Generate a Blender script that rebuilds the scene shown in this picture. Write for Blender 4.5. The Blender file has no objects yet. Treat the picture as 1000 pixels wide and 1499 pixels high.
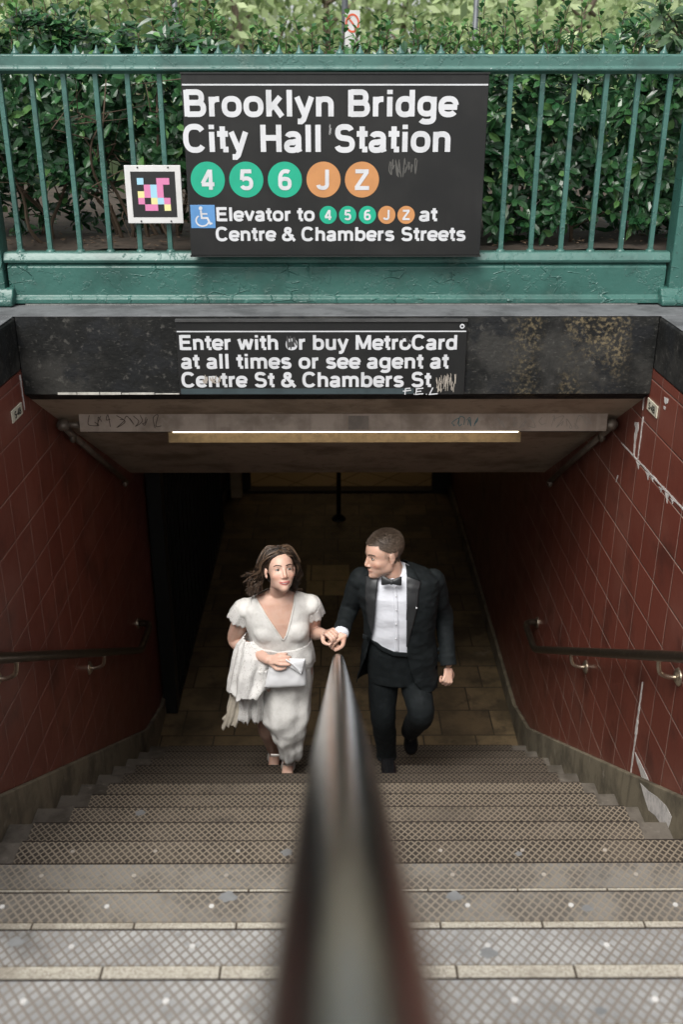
import bpy, bmesh, math, random
from math import sin, cos, tan, pi, radians, atan, atan2, sqrt
from mathutils import Vector, Matrix, Euler, noise
from mathutils.bvhtree import BVHTree

# ---------------------------------------------------------------- camera, sky, sun, exposure
SC = bpy.context.scene
COL = SC.collection
T, RISE = 0.33, 0.1947                 # going and rise of the stairs
HC = 13.68 * T                         # camera height above the lower floor (z = 0)
F = 1440.0                             # focal length in pixels of the 1000 x 1499 photograph
PITCH = atan(610 / F)
cam_d = bpy.data.cameras.new('camera')
cam = bpy.data.objects.new('camera', cam_d)
COL.objects.link(cam)
cam.location = (0, 0, HC)
cam.rotation_euler = (pi / 2 - PITCH, 0, -radians(0.24))
cam_d.sensor_fit = 'VERTICAL'
cam_d.sensor_height = 36
cam_d.lens = F / 1499 * 36
cam_d.clip_start = 0.02
cam_d.clip_end = 600
cam_d.dof.use_dof = True
cam_d.dof.focus_distance = 4.55
cam_d.dof.aperture_fstop = 2.5
SC.camera = cam

SUN_EL, SUN_AZ = radians(54), radians(203)          # azimuth clockwise from +Y: behind and left of the camera
world = bpy.data.worlds.new("World")
SC.world = world
world.use_nodes = True
nt = world.node_tree
nt.nodes.clear()
sky = nt.nodes.new('ShaderNodeTexSky')
sky.sky_type = 'NISHITA'
sky.sun_disc = False
sky.sun_elevation = SUN_EL
sky.sun_rotation = SUN_AZ
sky.dust_density = 3.0
hsv = nt.nodes.new('ShaderNodeHueSaturation')       # a cloudy sky: far less blue
hsv.inputs['Saturation'].default_value = 0.18
bg = nt.nodes.new('ShaderNodeBackground')
bg.inputs['Strength'].default_value = 0.09
wo = nt.nodes.new('ShaderNodeOutputWorld')
nt.links.new(sky.outputs[0], hsv.inputs['Color'])
nt.links.new(hsv.outputs[0], bg.inputs['Color'])
nt.links.new(bg.outputs[0], wo.inputs['Surface'])
sun_d = bpy.data.lights.new('sun', 'SUN')
sun_d.energy = 1.5
sun_d.angle = radians(28)
sun_d.color = (1.0, 0.97, 0.92)
sun = bpy.data.objects.new('sun', sun_d)
COL.objects.link(sun)
_sd = Vector((sin(SUN_AZ) * cos(SUN_EL), cos(SUN_AZ) * cos(SUN_EL), sin(SUN_EL)))
sun.rotation_euler = _sd.to_track_quat('Z', 'Y').to_euler()
sun.location = (-3, -6, 14)
SC.view_settings.view_transform = 'Standard'
SC.view_settings.look = 'None'
SC.view_settings.exposure = 1.15
SC.view_settings.gamma = 1
SC.cycles.use_denoising = True
SC.cycles.max_bounces = 8
SC.cycles.sample_clamp_indirect = 6

# ---------------------------------------------------------------- pixel rays into the place
RC = cam.rotation_euler.to_matrix()
CAM = Vector((0, 0, HC))
def ray(px, py):
    return RC @ Vector(((px - 500) / F, (749.5 - py) / F, -1))
def pt(px, py, Y):
    r = ray(px, py); return CAM + r * (Y / r.y)
def ptx(px, py, x):
    r = ray(px, py); return CAM + r * (x / r.x)
def ptz(px, py, z):
    r = ray(px, py); return CAM + r * ((z - HC) / r.z)
RCI = RC.transposed()
def proj(p):
    q = RCI @ (Vector(p) - CAM)
    return 500 + F * q.x / -q.z, 749.5 - F * q.y / -q.z
def ppm(p):                                          # pixels per metre at a point
    return F / -(RCI @ (Vector(p) - CAM)).z

# ---------------------------------------------------------------- materials
def _n(t, kind, **kw):
    n = t.nodes.new(kind)
    for k, v in kw.items(): setattr(n, k, v)
    return n
def rgba(c): return (c[0], c[1], c[2], 1)
class Mat:
    """Principled material with a chain of noise-driven colour layers and bump."""
    def __init__(s, name, base, rough=0.6, metal=0.0, spec=0.5):
        s.m = bpy.data.materials.new(name); s.m.use_nodes = True
        s.t = s.m.node_tree; s.b = s.t.nodes['Principled BSDF']
        s.b.inputs['Roughness'].default_value = rough
        s.b.inputs['Metallic'].default_value = metal
        s.b.inputs['Specular IOR Level'].default_value = spec
        s.b.inputs['Base Color'].default_value = rgba(base)
        s.m.diffuse_color = rgba(base)
        rg = s.t.nodes.new('ShaderNodeRGB'); rg.outputs[0].default_value = rgba(base)
        s.c = rg.outputs[0]; s.h = None
        s.co = s.t.nodes.new('ShaderNodeTexCoord').outputs['Object']
    def lk(s, a, b): s.t.links.new(a, b)
    def mapped(s, sc=(1, 1, 1), loc=(0, 0, 0), rot=(0, 0, 0)):
        m = s.t.nodes.new('ShaderNodeMapping')
        m.inputs['Scale'].default_value = sc; m.inputs['Location'].default_value = loc; m.inputs['Rotation'].default_value = rot
        s.lk(s.co, m.inputs[0]); return m.outputs[0]
    def noise(s, scale, detail=4, rough=0.6, vec=None, dist=0.0):
        n = s.t.nodes.new('ShaderNodeTexNoise')
        n.inputs['Scale'].default_value = scale; n.inputs['Detail'].default_value = detail
        n.inputs['Roughness'].default_value = rough; n.inputs['Distortion'].default_value = dist
        s.lk(vec if vec is not None else s.co, n.inputs['Vector']); return n.outputs['Fac']
    def vor(s, scale, feature='F1', vec=None, out='Distance'):
        n = s.t.nodes.new('ShaderNodeTexVoronoi'); n.feature = feature
        n.inputs['Scale'].default_value = scale
        s.lk(vec if vec is not None else s.co, n.inputs['Vector']); return n.outputs[out]
    def ramp(s, f, lo, hi):
        r = s.t.nodes.new('ShaderNodeMapRange'); r.interpolation_type = 'SMOOTHSTEP'
        r.inputs['From Min'].default_value = lo; r.inputs['From Max'].default_value = hi
        s.lk(f, r.inputs['Value']); return r.outputs[0]
    def math(s, op, a, b=None):
        n = s.t.nodes.new('ShaderNodeMath'); n.operation = op
        for i, v in enumerate((a, b)):
            if v is None: continue
            if isinstance(v, (int, float)): n.inputs[i].default_value = v
            else: s.lk(v, n.inputs[i])
        return n.outputs[0]
    def sep(s, vec=None):
        n = s.t.nodes.new('ShaderNodeSeparateXYZ'); s.lk(vec if vec is not None else s.co, n.inputs[0]); return n.outputs
    def mix(s, fac, col):
        n = s.t.nodes.new('ShaderNodeMix'); n.data_type = 'RGBA'
        if isinstance(fac, (int, float)): n.inputs[0].default_value = fac
        else: s.lk(fac, n.inputs[0])
        s.lk(s.c, n.inputs[6])
        if isinstance(col, tuple): n.inputs[7].default_value = rgba(col)
        else: s.lk(col, n.inputs[7])
        s.c = n.outputs[2]; return s
    def layer(s, col, scale, lo, hi, detail=5, amount=1.0, vec=None, rough=0.6):
        f = s.ramp(s.noise(scale, detail, rough, vec), lo, hi)
        if amount != 1.0: f = s.math('MULTIPLY', f, amount)
        return s.mix(f, col)
    def roughmix(s, fac, a, b):
        r = s.t.nodes.new('ShaderNodeMapRange')
        r.inputs['To Min'].default_value = a; r.inputs['To Max'].default_value = b
        s.lk(fac, r.inputs['Value']); s.lk(r.outputs[0], s.b.inputs['Roughness']); return s
    def bump(s, f, strength=0.3, dist=0.01):
        b = s.t.nodes.new('ShaderNodeBump'); b.inputs['Strength'].default_value = strength; b.inputs['Distance'].default_value = dist
        s.lk(f, b.inputs['Height'])
        if s.h is not None: s.lk(s.h, b.inputs['Normal'])
        s.h = b.outputs[0]; return s
    def done(s):
        s.lk(s.c, s.b.inputs['Base Color'])
        if s.h is not None: s.lk(s.h, s.b.inputs['Normal'])
        return s.m
def simple(name, base, rough=0.6, metal=0.0, var=0.25, vscale=12, bump=0.15, bscale=60, spec=0.5):
    m = Mat(name, base, rough, metal, spec)
    m.layer(tuple(c * (1 - var) for c in base), vscale, 0.35, 0.7)
    if bump: m.bump(m.noise(bscale, 3), bump, 0.004)
    return m.done()
def emit(name, col, strength):
    m = bpy.data.materials.new(name); m.use_nodes = True; t = m.node_tree; t.nodes.clear()
    e = t.nodes.new('ShaderNodeEmission'); e.inputs[0].default_value = rgba(col); e.inputs[1].default_value = strength
    o = t.nodes.new('ShaderNodeOutputMaterial'); t.links.new(e.outputs[0], o.inputs[0]); return m

MATS = {}
def tile_mat():
    m = Mat('red_wall_tile', (0.185, 0.053, 0.036), 0.32)
    x, y, z = m.sep()
    def grid(c, origin, size):
        a = m.math('DIVIDE', m.math('SUBTRACT', c, origin), size)
        fr = m.math('FRACT', a)
        return m.math('MULTIPLY', m.math('MINIMUM', fr, m.math('SUBTRACT', 1.0, fr)), size), m.math('FLOOR', a)
    z0 = ptx(965, 639, 1.39).z; y0 = ptx(944, 590, 1.39).y
    gy, iy = grid(y, y0, 0.212); gz, iz = grid(z, z0, 0.205)
    cmb = m.t.nodes.new('ShaderNodeCombineXYZ'); m.lk(iy, cmb.inputs[0]); m.lk(iz, cmb.inputs[1]); m.lk(m.math('SIGN', x), cmb.inputs[2])
    wn = m.t.nodes.new('ShaderNodeTexWhiteNoise'); m.lk(cmb.outputs[0], wn.inputs['Vector'])
    m.mix(m.math('MULTIPLY', wn.outputs['Value'], 0.55), (0.13, 0.034, 0.024))
    m.layer((0.23, 0.095, 0.070), 1.7, 0.48, 0.74, 6, amount=0.5)
    m.layer((0.055, 0.020, 0.015), 3.5, 0.50, 0.72, 6, amount=0.6)
    m.layer((0.40, 0.33, 0.30), 55, 0.70, 0.76, amount=0.5)
    gap = m.math('MINIMUM', gy, gz)
    wob = m.noise(9, 3)
    wid = m.math('MULTIPLY', wob, 0.0046)
    line = m.math('LESS_THAN', gap, wid)
    gm = m.ramp(m.noise(1.6, 3), 0.30, 0.62)
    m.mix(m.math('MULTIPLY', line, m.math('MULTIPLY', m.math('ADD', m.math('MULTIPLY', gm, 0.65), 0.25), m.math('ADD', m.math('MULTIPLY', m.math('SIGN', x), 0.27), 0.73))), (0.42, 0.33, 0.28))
    m.roughmix(m.noise(7, 4), 0.22, 0.5)
    m.bump(m.ramp(gap, 0.0, 0.007), 0.6, 0.005)
    m.bump(m.noise(9, 4), 0.25, 0.008)
    return m.done()
def plate_mat(name, line, cell, cell2, rough, metal=0.0):
    m = Mat(name, cell, rough, metal)
    x, y, z = m.sep()
    a = m.math('DIVIDE', x, 0.0285); b = m.math('DIVIDE', y, 0.034)
    def ln(v):
        fr = m.math('FRACT', v)
        return m.math('MINIMUM', fr, m.math('SUBTRACT', 1.0, fr))
    d = m.math('MINIMUM', ln(m.math('ADD', a, b)), ln(m.math('SUBTRACT', a, b)))
    m.layer(cell2, 5, 0.40, 0.62, 5)
    m.layer(tuple(c * 0.55 for c in cell), 17, 0.52, 0.7, 4, amount=0.8)
    lm = m.ramp(d, 0.155, 0.105)
    keep = m.ramp(m.noise(3.0, 4), 0.25, 0.45)
    m.mix(m.math('MULTIPLY', lm, m.math('ADD', m.math('MULTIPLY', keep, 0.45), 0.55)), line)
    m.layer((0.03, 0.025, 0.02), 3.1, 0.62, 0.78, 5, amount=0.6)
    m.bump(lm, 0.5, 0.004)
    m.roughmix(m.noise(11, 3), rough - 0.08, rough + 0.2)
    return m.done()
def aggregate_mat():
    m = Mat('exposed_aggregate', (0.44, 0.41, 0.34), 0.75)
    m.layer((0.30, 0.27, 0.22), 130, 0.45, 0.6, 3)
    m.layer((0.60, 0.57, 0.50), 190, 0.58, 0.66, 2)
    m.layer((0.22, 0.19, 0.15), 3.5, 0.52, 0.72, 5, amount=0.7)
    x, y, z = m.sep()
    fr = m.math('FRACT', m.math('DIVIDE', x, 0.292))
    d = m.math('MINIMUM', fr, m.math('SUBTRACT', 1.0, fr))
    m.mix(m.math('LESS_THAN', d, 0.011), (0.06, 0.045, 0.03))
    m.bump(m.noise(160, 2), 0.3, 0.003)
    return m.done()
def concrete_mat(name, base, dark, light, scale=4, bump=0.4):
    m = Mat(name, base, 0.8)
    m.layer(dark, scale, 0.42, 0.68, 7)
    m.layer(light, scale * 3.1, 0.60, 0.74, 6, amount=0.5)
    v = m.mapped((9, 9, 0.8))
    m.layer(dark, 1.4, 0.52, 0.7, 4, amount=0.6, vec=v)
    m.bump(m.noise(scale * 14, 4), bump, 0.005)
    return m.done()
def header_mat():
    m = Mat('black_painted_concrete', (0.008, 0.0085, 0.008), 0.75, spec=.25)
    m.layer((0.035, 0.034, 0.031), 3.6, 0.46, 0.62, 9, amount=0.9)
    m.layer((0.012, 0.013, 0.014), 6, 0.50, 0.62, 5)
    v = m.mapped((14, 14, 40))
    m.layer((0.12, 0.115, 0.10), 3, 0.58, 0.70, 7, amount=0.35, vec=v)
    m.layer((0.10, 0.095, 0.085), 30, 0.60, 0.70, 6, amount=0.5)
    x, y, z = m.sep()
    # two worn patches of gold speckle right of the sign
    fine = m.ramp(m.noise(58, 4, 0.7), 0.46, 0.64)
    def band(lo, hi):
        return m.math('MULTIPLY', m.ramp(x, lo, lo + 0.06), m.ramp(x, hi, hi - 0.08))
    gp = m.math('MAXIMUM', m.math('MULTIPLY', band(0.62, 0.92), m.ramp(x, 0.70, 0.90)), band(0.96, 1.30))
    gp = m.math('MULTIPLY', gp, m.ramp(m.noise(3.5, 4), 0.36, 0.60))
    m.mix(m.math('MULTIPLY', m.math('MULTIPLY', fine, gp), 0.75), (0.19, 0.15, 0.085))
    m.layer((0.30, 0.29, 0.27), 75, 0.745, 0.78, 3, amount=0.7)
    m.bump(m.noise(42, 5), 0.55, 0.008); m.bump(m.noise(6, 5), 0.3, 0.02)
    return m.done()
def paint_mat(name, base, chip_amount=0.79, cracks=True):
    m = Mat(name, base, 0.36)
    m.layer(tuple(c * 0.62 for c in base), 4.5, 0.42, 0.7, 6)
    m.layer((base[0] * 1.9 + .01, base[1] * 1.25, base[2] * 1.25), 9, 0.58, 0.75, 5, amount=0.6)
    m.layer((0.012, 0.02, 0.018), 13, 0.66, 0.74, 6, amount=0.6)
    m.layer((0.36, 0.14, 0.08), 7.5, chip_amount, chip_amount + 0.012, 5)
    m.layer((0.50, 0.55, 0.54), 60, 0.755, 0.775, 2, amount=0.7)
    cells = m.vor(11, 'DISTANCE_TO_EDGE', m.mapped((1, 1, 1.6)))
    crack = m.math('MULTIPLY', m.ramp(cells, 0.05, 0.0), m.ramp(m.noise(5, 4), 0.5, 0.58))
    m.bump(crack, 0.8 if cracks else 0.0, 0.006); m.bump(m.ramp(m.noise(16, 6), .54, .57), .5, .004); m.bump(m.noise(26, 5), 0.35, 0.006)
    return m.done()
def paver_mat():
    m = Mat('stone_paver', (0.17, 0.12, 0.065), 0.55)
    br = m.t.nodes.new('ShaderNodeTexBrick'); m.lk(m.co, br.inputs['Vector'])
    br.inputs['Scale'].default_value = 1.0
    br.inputs['Mortar Size'].default_value = 0.006; br.inputs['Brick Width'].default_value = 0.40; br.inputs['Row Height'].default_value = 0.33
    br.inputs['Color1'].default_value = (0.215, 0.155, 0.085, 1); br.inputs['Color2'].default_value = (0.125, 0.088, 0.05, 1)
    br.inputs['Mortar'].default_value = (0.025, 0.02, 0.014, 1); br.offset = 0.37
    m.c = br.outputs['Color']
    m.layer((0.055, 0.042, 0.026), 2.6, 0.40, 0.66, 7, amount=0.85)
    m.layer((0.035, 0.028, 0.02), 9, 0.52, 0.70, 6, amount=0.6)
    m.layer((0.30, 0.25, 0.18), 1.9, 0.64, 0.74, 7, amount=0.7)
    m.layer((0.05, 0.04, 0.03), 90, 0.60, 0.68, 2, amount=0.7)
    m.bump(br.outputs['Fac'], -0.3, 0.004); m.bump(m.noise(50, 4), 0.25, 0.004)
    m.roughmix(m.noise(4, 4), 0.35, 0.75)
    return m.done()
def leaf_mat(name, base, rough=0.35, trans=0.25):
    m = bpy.data.materials.new(name); m.use_nodes = True; t = m.node_tree; b = t.nodes['Principled BSDF']
    g = t.nodes.new('ShaderNodeNewGeometry')
    mr = t.nodes.new('ShaderNodeMapRange'); mr.inputs['To Min'].default_value = 0.65; mr.inputs['To Max'].default_value = 1.35
    t.links.new(g.outputs['Random Per Island'], mr.inputs['Value'])
    hs = t.nodes.new('ShaderNodeHueSaturation'); hs.inputs['Color'].default_value = rgba(base)
    t.links.new(mr.outputs[0], hs.inputs['Value'])
    t.links.new(hs.outputs[0], b.inputs['Base Color'])
    b.inputs['Roughness'].default_value = rough
    tr = t.nodes.new('ShaderNodeBsdfTranslucent'); t.links.new(hs.outputs[0], tr.inputs['Color'])
    mx = t.nodes.new('ShaderNodeMixShader'); mx.inputs[0].default_value = trans
    o = t.nodes['Material Output']
    t.links.new(b.outputs[0], mx.inputs[1]); t.links.new(tr.outputs[0], mx.inputs[2]); t.links.new(mx.outputs[0], o.inputs[0])
    return m
def lace_mat():
    m = Mat('ivory_lace', (0.69, 0.68, 0.66), 0.85)
    d = m.vor(150, 'F1')
    hole = m.math('MULTIPLY', m.ramp(d, 0.42, 0.25), m.ramp(m.noise(40, 2), 0.40, 0.58))
    m.mix(m.math('MULTIPLY', hole, 0.75), (0.30, 0.28, 0.25))
    m.bump(d, -0.6, 0.006); m.bump(m.noise(40, 3), 0.4, 0.006)
    return m.done()
def crepe_mat():
    m = Mat('ivory_crinkle_cloth', (0.71, 0.70, 0.675), 0.85)
    m.layer((0.65, 0.64, 0.61), 45, 0.45, 0.65, 4)
    m.bump(m.noise(38, 4, vec=m.mapped((2.2, 1.2, 0.8))), 0.45, 0.006)
    m.bump(m.vor(140), -0.3, 0.003)
    return m.done()
def skin_mat(name, base, lip):
    m = Mat(name, base, 0.48)
    m.layer(tuple(c * k for c, k in zip(base, (0.92, 0.80, 0.76))), 22, 0.42, 0.68, 4, amount=0.6)
    at = m.t.nodes.new('ShaderNodeAttribute'); at.attribute_name = 'lip'
    m.mix(at.outputs['Fac'], lip)
    at2 = m.t.nodes.new('ShaderNodeAttribute'); at2.attribute_name = 'blush'
    m.mix(at2.outputs['Fac'], (base[0] * 0.95, base[1] * 0.66, base[2] * 0.60))
    at3 = m.t.nodes.new('ShaderNodeAttribute'); at3.attribute_name = 'stubble'
    m.mix(at3.outputs['Fac'], (0.16, 0.10, 0.075))
    m.b.inputs['Subsurface Weight'].default_value = 0.12
    m.b.inputs['Subsurface Radius'].default_value = (0.02, 0.008, 0.004)
    m.b.inputs['Subsurface Scale'].default_value = 0.4
    m.bump(m.noise(160, 2), 0.08, 0.002)
    return m.done()

# ---------------------------------------------------------------- mesh helpers
class MB:
    def __init__(s): s.v = []; s.f = []; s.mi = []
    def add(s, verts, faces, mi=0):
        o = len(s.v); s.v += [tuple(p) for p in verts]
        for f in faces: s.f.append(tuple(i + o for i in f)); s.mi.append(mi)
        return s
    def box(s, x0, x1, y0, y1, z0, z1, mi=0):
        v = [(x, y, z) for x in (x0, x1) for y in (y0, y1) for z in (z0, z1)]
        return s.add(v, [(0, 1, 3, 2), (4, 6, 7, 5), (0, 4, 5, 1), (2, 3, 7, 6), (0, 2, 6, 4), (1, 5, 7, 3)], mi)
    def prism_x(s, prof, x0, x1, mi=0):                  # profile of (y, z), counter-clockwise or not, extruded along x
        n = len(prof)
        v = [(x0, y, z) for y, z in prof] + [(x1, y, z) for y, z in prof]
        f = [tuple(range(n)), tuple(range(2 * n - 1, n - 1, -1))] + [(i, i + n, (i + 1) % n + n, (i + 1) % n) for i in range(n)]
        return s.add(v, f, mi)
    def tube(s, pts, rad, n=12, cap=True, mi=0, ref=None, flat=None):
        pts = [Vector(p) for p in pts]
        if not isinstance(rad, (list, tuple)): rad = [rad] * len(pts)
        N = len(pts); rings = []
        prev = None
        for i, p in enumerate(pts):
            t = (pts[min(i + 1, N - 1)] - pts[max(i - 1, 0)])
            t = t.normalized() if t.length > 1e-9 else Vector((0, 0, 1))
            if ref is not None: a = ref - t * ref.dot(t)
            elif prev is None:
                q = Vector((1, 0, 0)) if abs(t.x) < 0.8 else Vector((0, 1, 0)); a = q - t * q.dot(t)
            else: a = prev - t * prev.dot(t)
            a.normalize(); prev = a; b = t.cross(a)
            r = rad[i]; ra, rb = (r if isinstance(r, (tuple, list)) else (r, r))
            if flat: rb = rb * flat
            rings.append([p + a * ra * cos(2 * pi * k / n) + b * rb * sin(2 * pi * k / n) for k in range(n)])
        return s.rings(rings, cap, mi)
    def rings(s, rings, cap=True, mi=0):
        n = len(rings[0]); v = [p for r in rings for p in r]; f = []
        for i in range(len(rings) - 1):
            for k in range(n):
                f.append((i * n + k, i * n + (k + 1) % n, (i + 1) * n + (k + 1) % n, (i + 1) * n + k))
        if cap:
            f.append(tuple(range(n - 1, -1, -1))); f.append(tuple(range((len(rings) - 1) * n, len(rings) * n)))
        return s.add(v, f, mi)
    def ell(s, c, r, rot=None, nu=20, nv=14, mi=0):
        c = Vector(c); rot = rot or Matrix.Identity(3)
        if not isinstance(r, (tuple, list)): r = (r, r, r)
        v = [c + rot @ Vector((0, 0, r[2]))]; f = []
        for j in range(1, nv):
            a = pi * j / nv
            for i in range(nu):
                b = 2 * pi * i / nu
                v.append(c + rot @ Vector((r[0] * sin(a) * cos(b), r[1] * sin(a) * sin(b), r[2] * cos(a))))
        v.append(c + rot @ Vector((0, 0, -r[2])))
        for i in range(nu): f.append((0, 1 + i, 1 + (i + 1) % nu))
        for j in range(nv - 2):
            for i in range(nu):
                a = 1 + j * nu + i; b = 1 + j * nu + (i + 1) % nu
                f.append((a, a + nu, b + nu, b))
        L = len(v) - 1; o = 1 + (nv - 2) * nu
        for i in range(nu): f.append((L, o + (i + 1) % nu, o + i))
        return s.add(v, f, mi)
    def mesh(s, name):
        me = bpy.data.meshes.new(name); me.from_pydata(s.v, [], s.f); me.update()
        if any(s.mi):
            me.polygons.foreach_set('material_index', s.mi)
        bm = bmesh.new(); bm.from_mesh(me); bmesh.ops.recalc_face_normals(bm, faces=bm.faces); bm.to_mesh(me); bm.free()
        return me
    def build(s, name, mats, parent=None, smooth=False, bevel=0.0, recalc=True):
        if recalc: me = s.mesh(name)
        else:
            me = bpy.data.meshes.new(name); me.from_pydata(s.v, [], s.f)
            if any(s.mi): me.polygons.foreach_set('material_index', s.mi)
        return link(name, me, mats, parent, smooth, bevel)
def link(name, me, mats, parent=None, smooth=False, bevel=0.0):
    for m in (mats if isinstance(mats, (list, tuple)) else [mats]): me.materials.append(m)
    if smooth: me.shade_smooth()
    o = bpy.data.objects.new(name, me); COL.objects.link(o)
    if parent is not None:
        o.parent = parent
        loc = Vector((0, 0, 0)); q = parent
        while q is not None: loc += q.location; q = q.parent
        o.location = -loc if True else o.location
    if bevel:
        md = o.modifiers.new('bevel', 'BEVEL'); md.width = bevel; md.segments = 2; md.limit_method = 'ANGLE'; md.angle_limit = radians(40)
        me.shade_smooth(); md.harden_normals = False
        w = o.modifiers.new('wn', 'WEIGHTED_NORMAL')
    return o
def tag(o, label=None, cat=None, group=None, kind=None):
    if label: o['label'] = label
    if cat: o['category'] = cat
    if group: o['group'] = group
    if kind: o['kind'] = kind
    return o
def thing(name, label, cat, loc=(0, 0, 0), group=None):
    o = bpy.data.objects.new(name, None); COL.objects.link(o); o.location = loc; o.empty_display_size = 0.1
    return tag(o, label, cat, group)
def arc_pts(ps, n=8):                                   # Catmull-Rom through points
    ps = [Vector(p) for p in ps]; out = []
    for i in range(len(ps) - 1):
        p0 = ps[max(i - 1, 0)]; p1 = ps[i]; p2 = ps[i + 1]; p3 = ps[min(i + 2, len(ps) - 1)]
        for k in range(n):
            t = k / n
            out.append(0.5 * ((2 * p1) + (p2 - p0) * t + (2 * p0 - 5 * p1 + 4 * p2 - p3) * t * t + (3 * p1 - p0 - 3 * p2 + p3) * t ** 3))
    return out + [ps[-1]]
# ---------------------------------------------------------------- lettering (grotesque capitals and lower case drawn as strokes)
W_ = 0.212
def A(cx, cy, rx, ry, a0, a1, n=None):
    n = n or max(8, int(abs(a1 - a0) / 7.5))
    q = 2 / 2.5
    sg = lambda v: math.copysign(abs(v) ** q, v)
    return [(cx + rx * sg(cos(radians(a0 + (a1 - a0) * i / n))), cy + ry * sg(sin(radians(a0 + (a1 - a0) * i / n)))) for i in range(n + 1)]
XH = 0.74; h_ = W_ / 2
GLY = {
 'o': (.85, [A(.425, .37, .285, .295, 0, 360)]),
 'n': (.84, [[(.175, 0), (.175, XH)], A(.415, .43, .24, .225, 180, 0) + [(.655, 0)]]),
 'h': (.84, [[(.175, 0), (.175, 1)], A(.415, .43, .24, .225, 180, 0) + [(.655, 0)]]),
 'm': (1.24, [[(.175, 0), (.175, XH)], A(.395, .43, .22, .225, 180, 0) + [(.615, 0)], A(.835, .43, .22, .225, 180, 0) + [(1.055, 0)]]),
 'r': (.53, [[(.175, 0), (.175, XH)], A(.46, .40, .285, .255, 175, 88)]),
 'u': (.84, [[(.655, XH), (.655, 0)], A(.415, .30, .24, .225, 0, -180) + [(.175, XH)]]),
 'b': (.85, [[(.175, 0), (.175, 1)], A(.445, .37, .265, .295, 0, 360)]),
 'd': (.85, [[(.675, 0), (.675, 1)], A(.405, .37, .265, .295, 0, 360)]),
 'g': (.85, [[(.675, XH), (.675, .0)] + A(.415, -.03, .26, .17, 0, -150), A(.405, .385, .265, .28, 0, 360)]),
 'l': (.39, [[(.195, 0), (.195, 1)]]),
 'i': (.39, [[(.195, 0), (.195, XH)], [(.195, .84), (.195, 1)]]),
 'k': (.78, [[(.175, 0), (.175, 1)], [(.20, .27), (.62, XH)], [(.36, .44), (.68, 0)]]),
 'y': (.77, [[(.10, XH), (.385, .06)], [(.67, XH), (.40, .02), (.345, -.12)] + [(.26, -.19), (.12, -.185)]]),
 'v': (.77, [[(.10, XH), (.385, .03)], [(.67, XH), (.385, .03)]]),
 'w': (1.08, [[(.10, XH), (.31, .03)], [(.54, .70), (.31, .03)], [(.54, .70), (.77, .03)], [(.98, XH), (.77, .03)]]),
 'e': (.78, [A(.40, .37, .29, .295, 8, 322), [(.13, .355), (.74, .355)]]),
 'a': (.78, [A(.37, .485, .225, .175, 160, 0) + [(.595, .1), (.63, 0)], [(.595, .40), (.40, .365)] + A(.33, .21, .21, .145, 80, 330) + [(.59, .24)]]),
 's': (.76, [A(.38, .525, .215, .135, 20, 255) + A(.38, .225, .24, .15, 85, -160)]),
 't': (.48, [[(.235, .94), (.235, .12)], [(.02, .665), (.45, .665)], [(.24, .09), (.45, .09)]]),
 'c': (.77, [A(.40, .37, .285, .295, 45, 315)]),
 'B': (.98, [[(.19, 0), (.19, 1)], [(.19, .915), (.52, .915)] + A(.55, .715, .22, .20, 80, -80) + [(.19, .52)], [(.30, .52), (.55, .52)] + A(.58, .305, .25, .22, 80, -80) + [(.19, .085)]]),
 'C': (.95, [A(.47, .5, .355, .43, 36, 324)]),
 'E': (.92, [[(.19, 0), (.19, 1)], [(.19, .915), (.84, .915)], [(.19, .52), (.78, .52)], [(.19, .085), (.86, .085)]]),
 'H': (1.0, [[(.19, 0), (.19, 1)], [(.81, 0), (.81, 1)], [(.19, .52), (.81, .52)]]),
 'M': (1.16, [[(.17, 0), (.17, 1)], [(.99, 0), (.99, 1)], [(.20, .96), (.58, .08)], [(.96, .96), (.58, .08)]]),
 'S': (.92, [A(.46, .715, .27, .205, 18, 255) + A(.46, .285, .30, .215, 82, -165)]),
 'J': (.77, [[(.57, 1), (.57, .30)] + A(.335, .30, .235, .21, 0, -168)]),
 'Z': (.85, [[(.08, .915), (.77, .915)], [(.70, .90), (.13, .10)], [(.06, .085), (.80, .085)]]),
 'F': (.85, [[(.19, 0), (.19, 1)], [(.19, .915), (.80, .915)], [(.19, .52), (.72, .52)]]),
 'L': (.85, [[(.19, 0), (.19, 1)], [(.19, .085), (.80, .085)]]),
 '4': (.77, [[(.53, 0), (.53, 1)], [(.50, .97), (.10, .30)], [(.06, .27), (.72, .27)]]),
 '5': (.77, [[(.66, .915), (.20, .915), (.155, .48)], [(.17, .50)] + A(.385, .32, .255, .245, 135, -155)]),
 '6': (.77, [A(.385, .31, .25, .235, 0, 360), A(.44, .46, .305, .46, 60, 195)]),
 '8': (.77, [A(.385, .71, .20, .20, 0, 360), A(.385, .29, .25, .22, 0, 360)]),
 '-': (.45, [[(.06, .40), (.39, .40)]]),
 '.': (.38, [[(.19, 0), (.19, .18)]]),
 '&': (1.0, [A(.44, .765, .165, .145, 0, 360), [(.36, .66), (.93, .0)], A(.38, .275, .265, .20, 100, 335) + [(.78, .46)]]),
}
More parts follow.
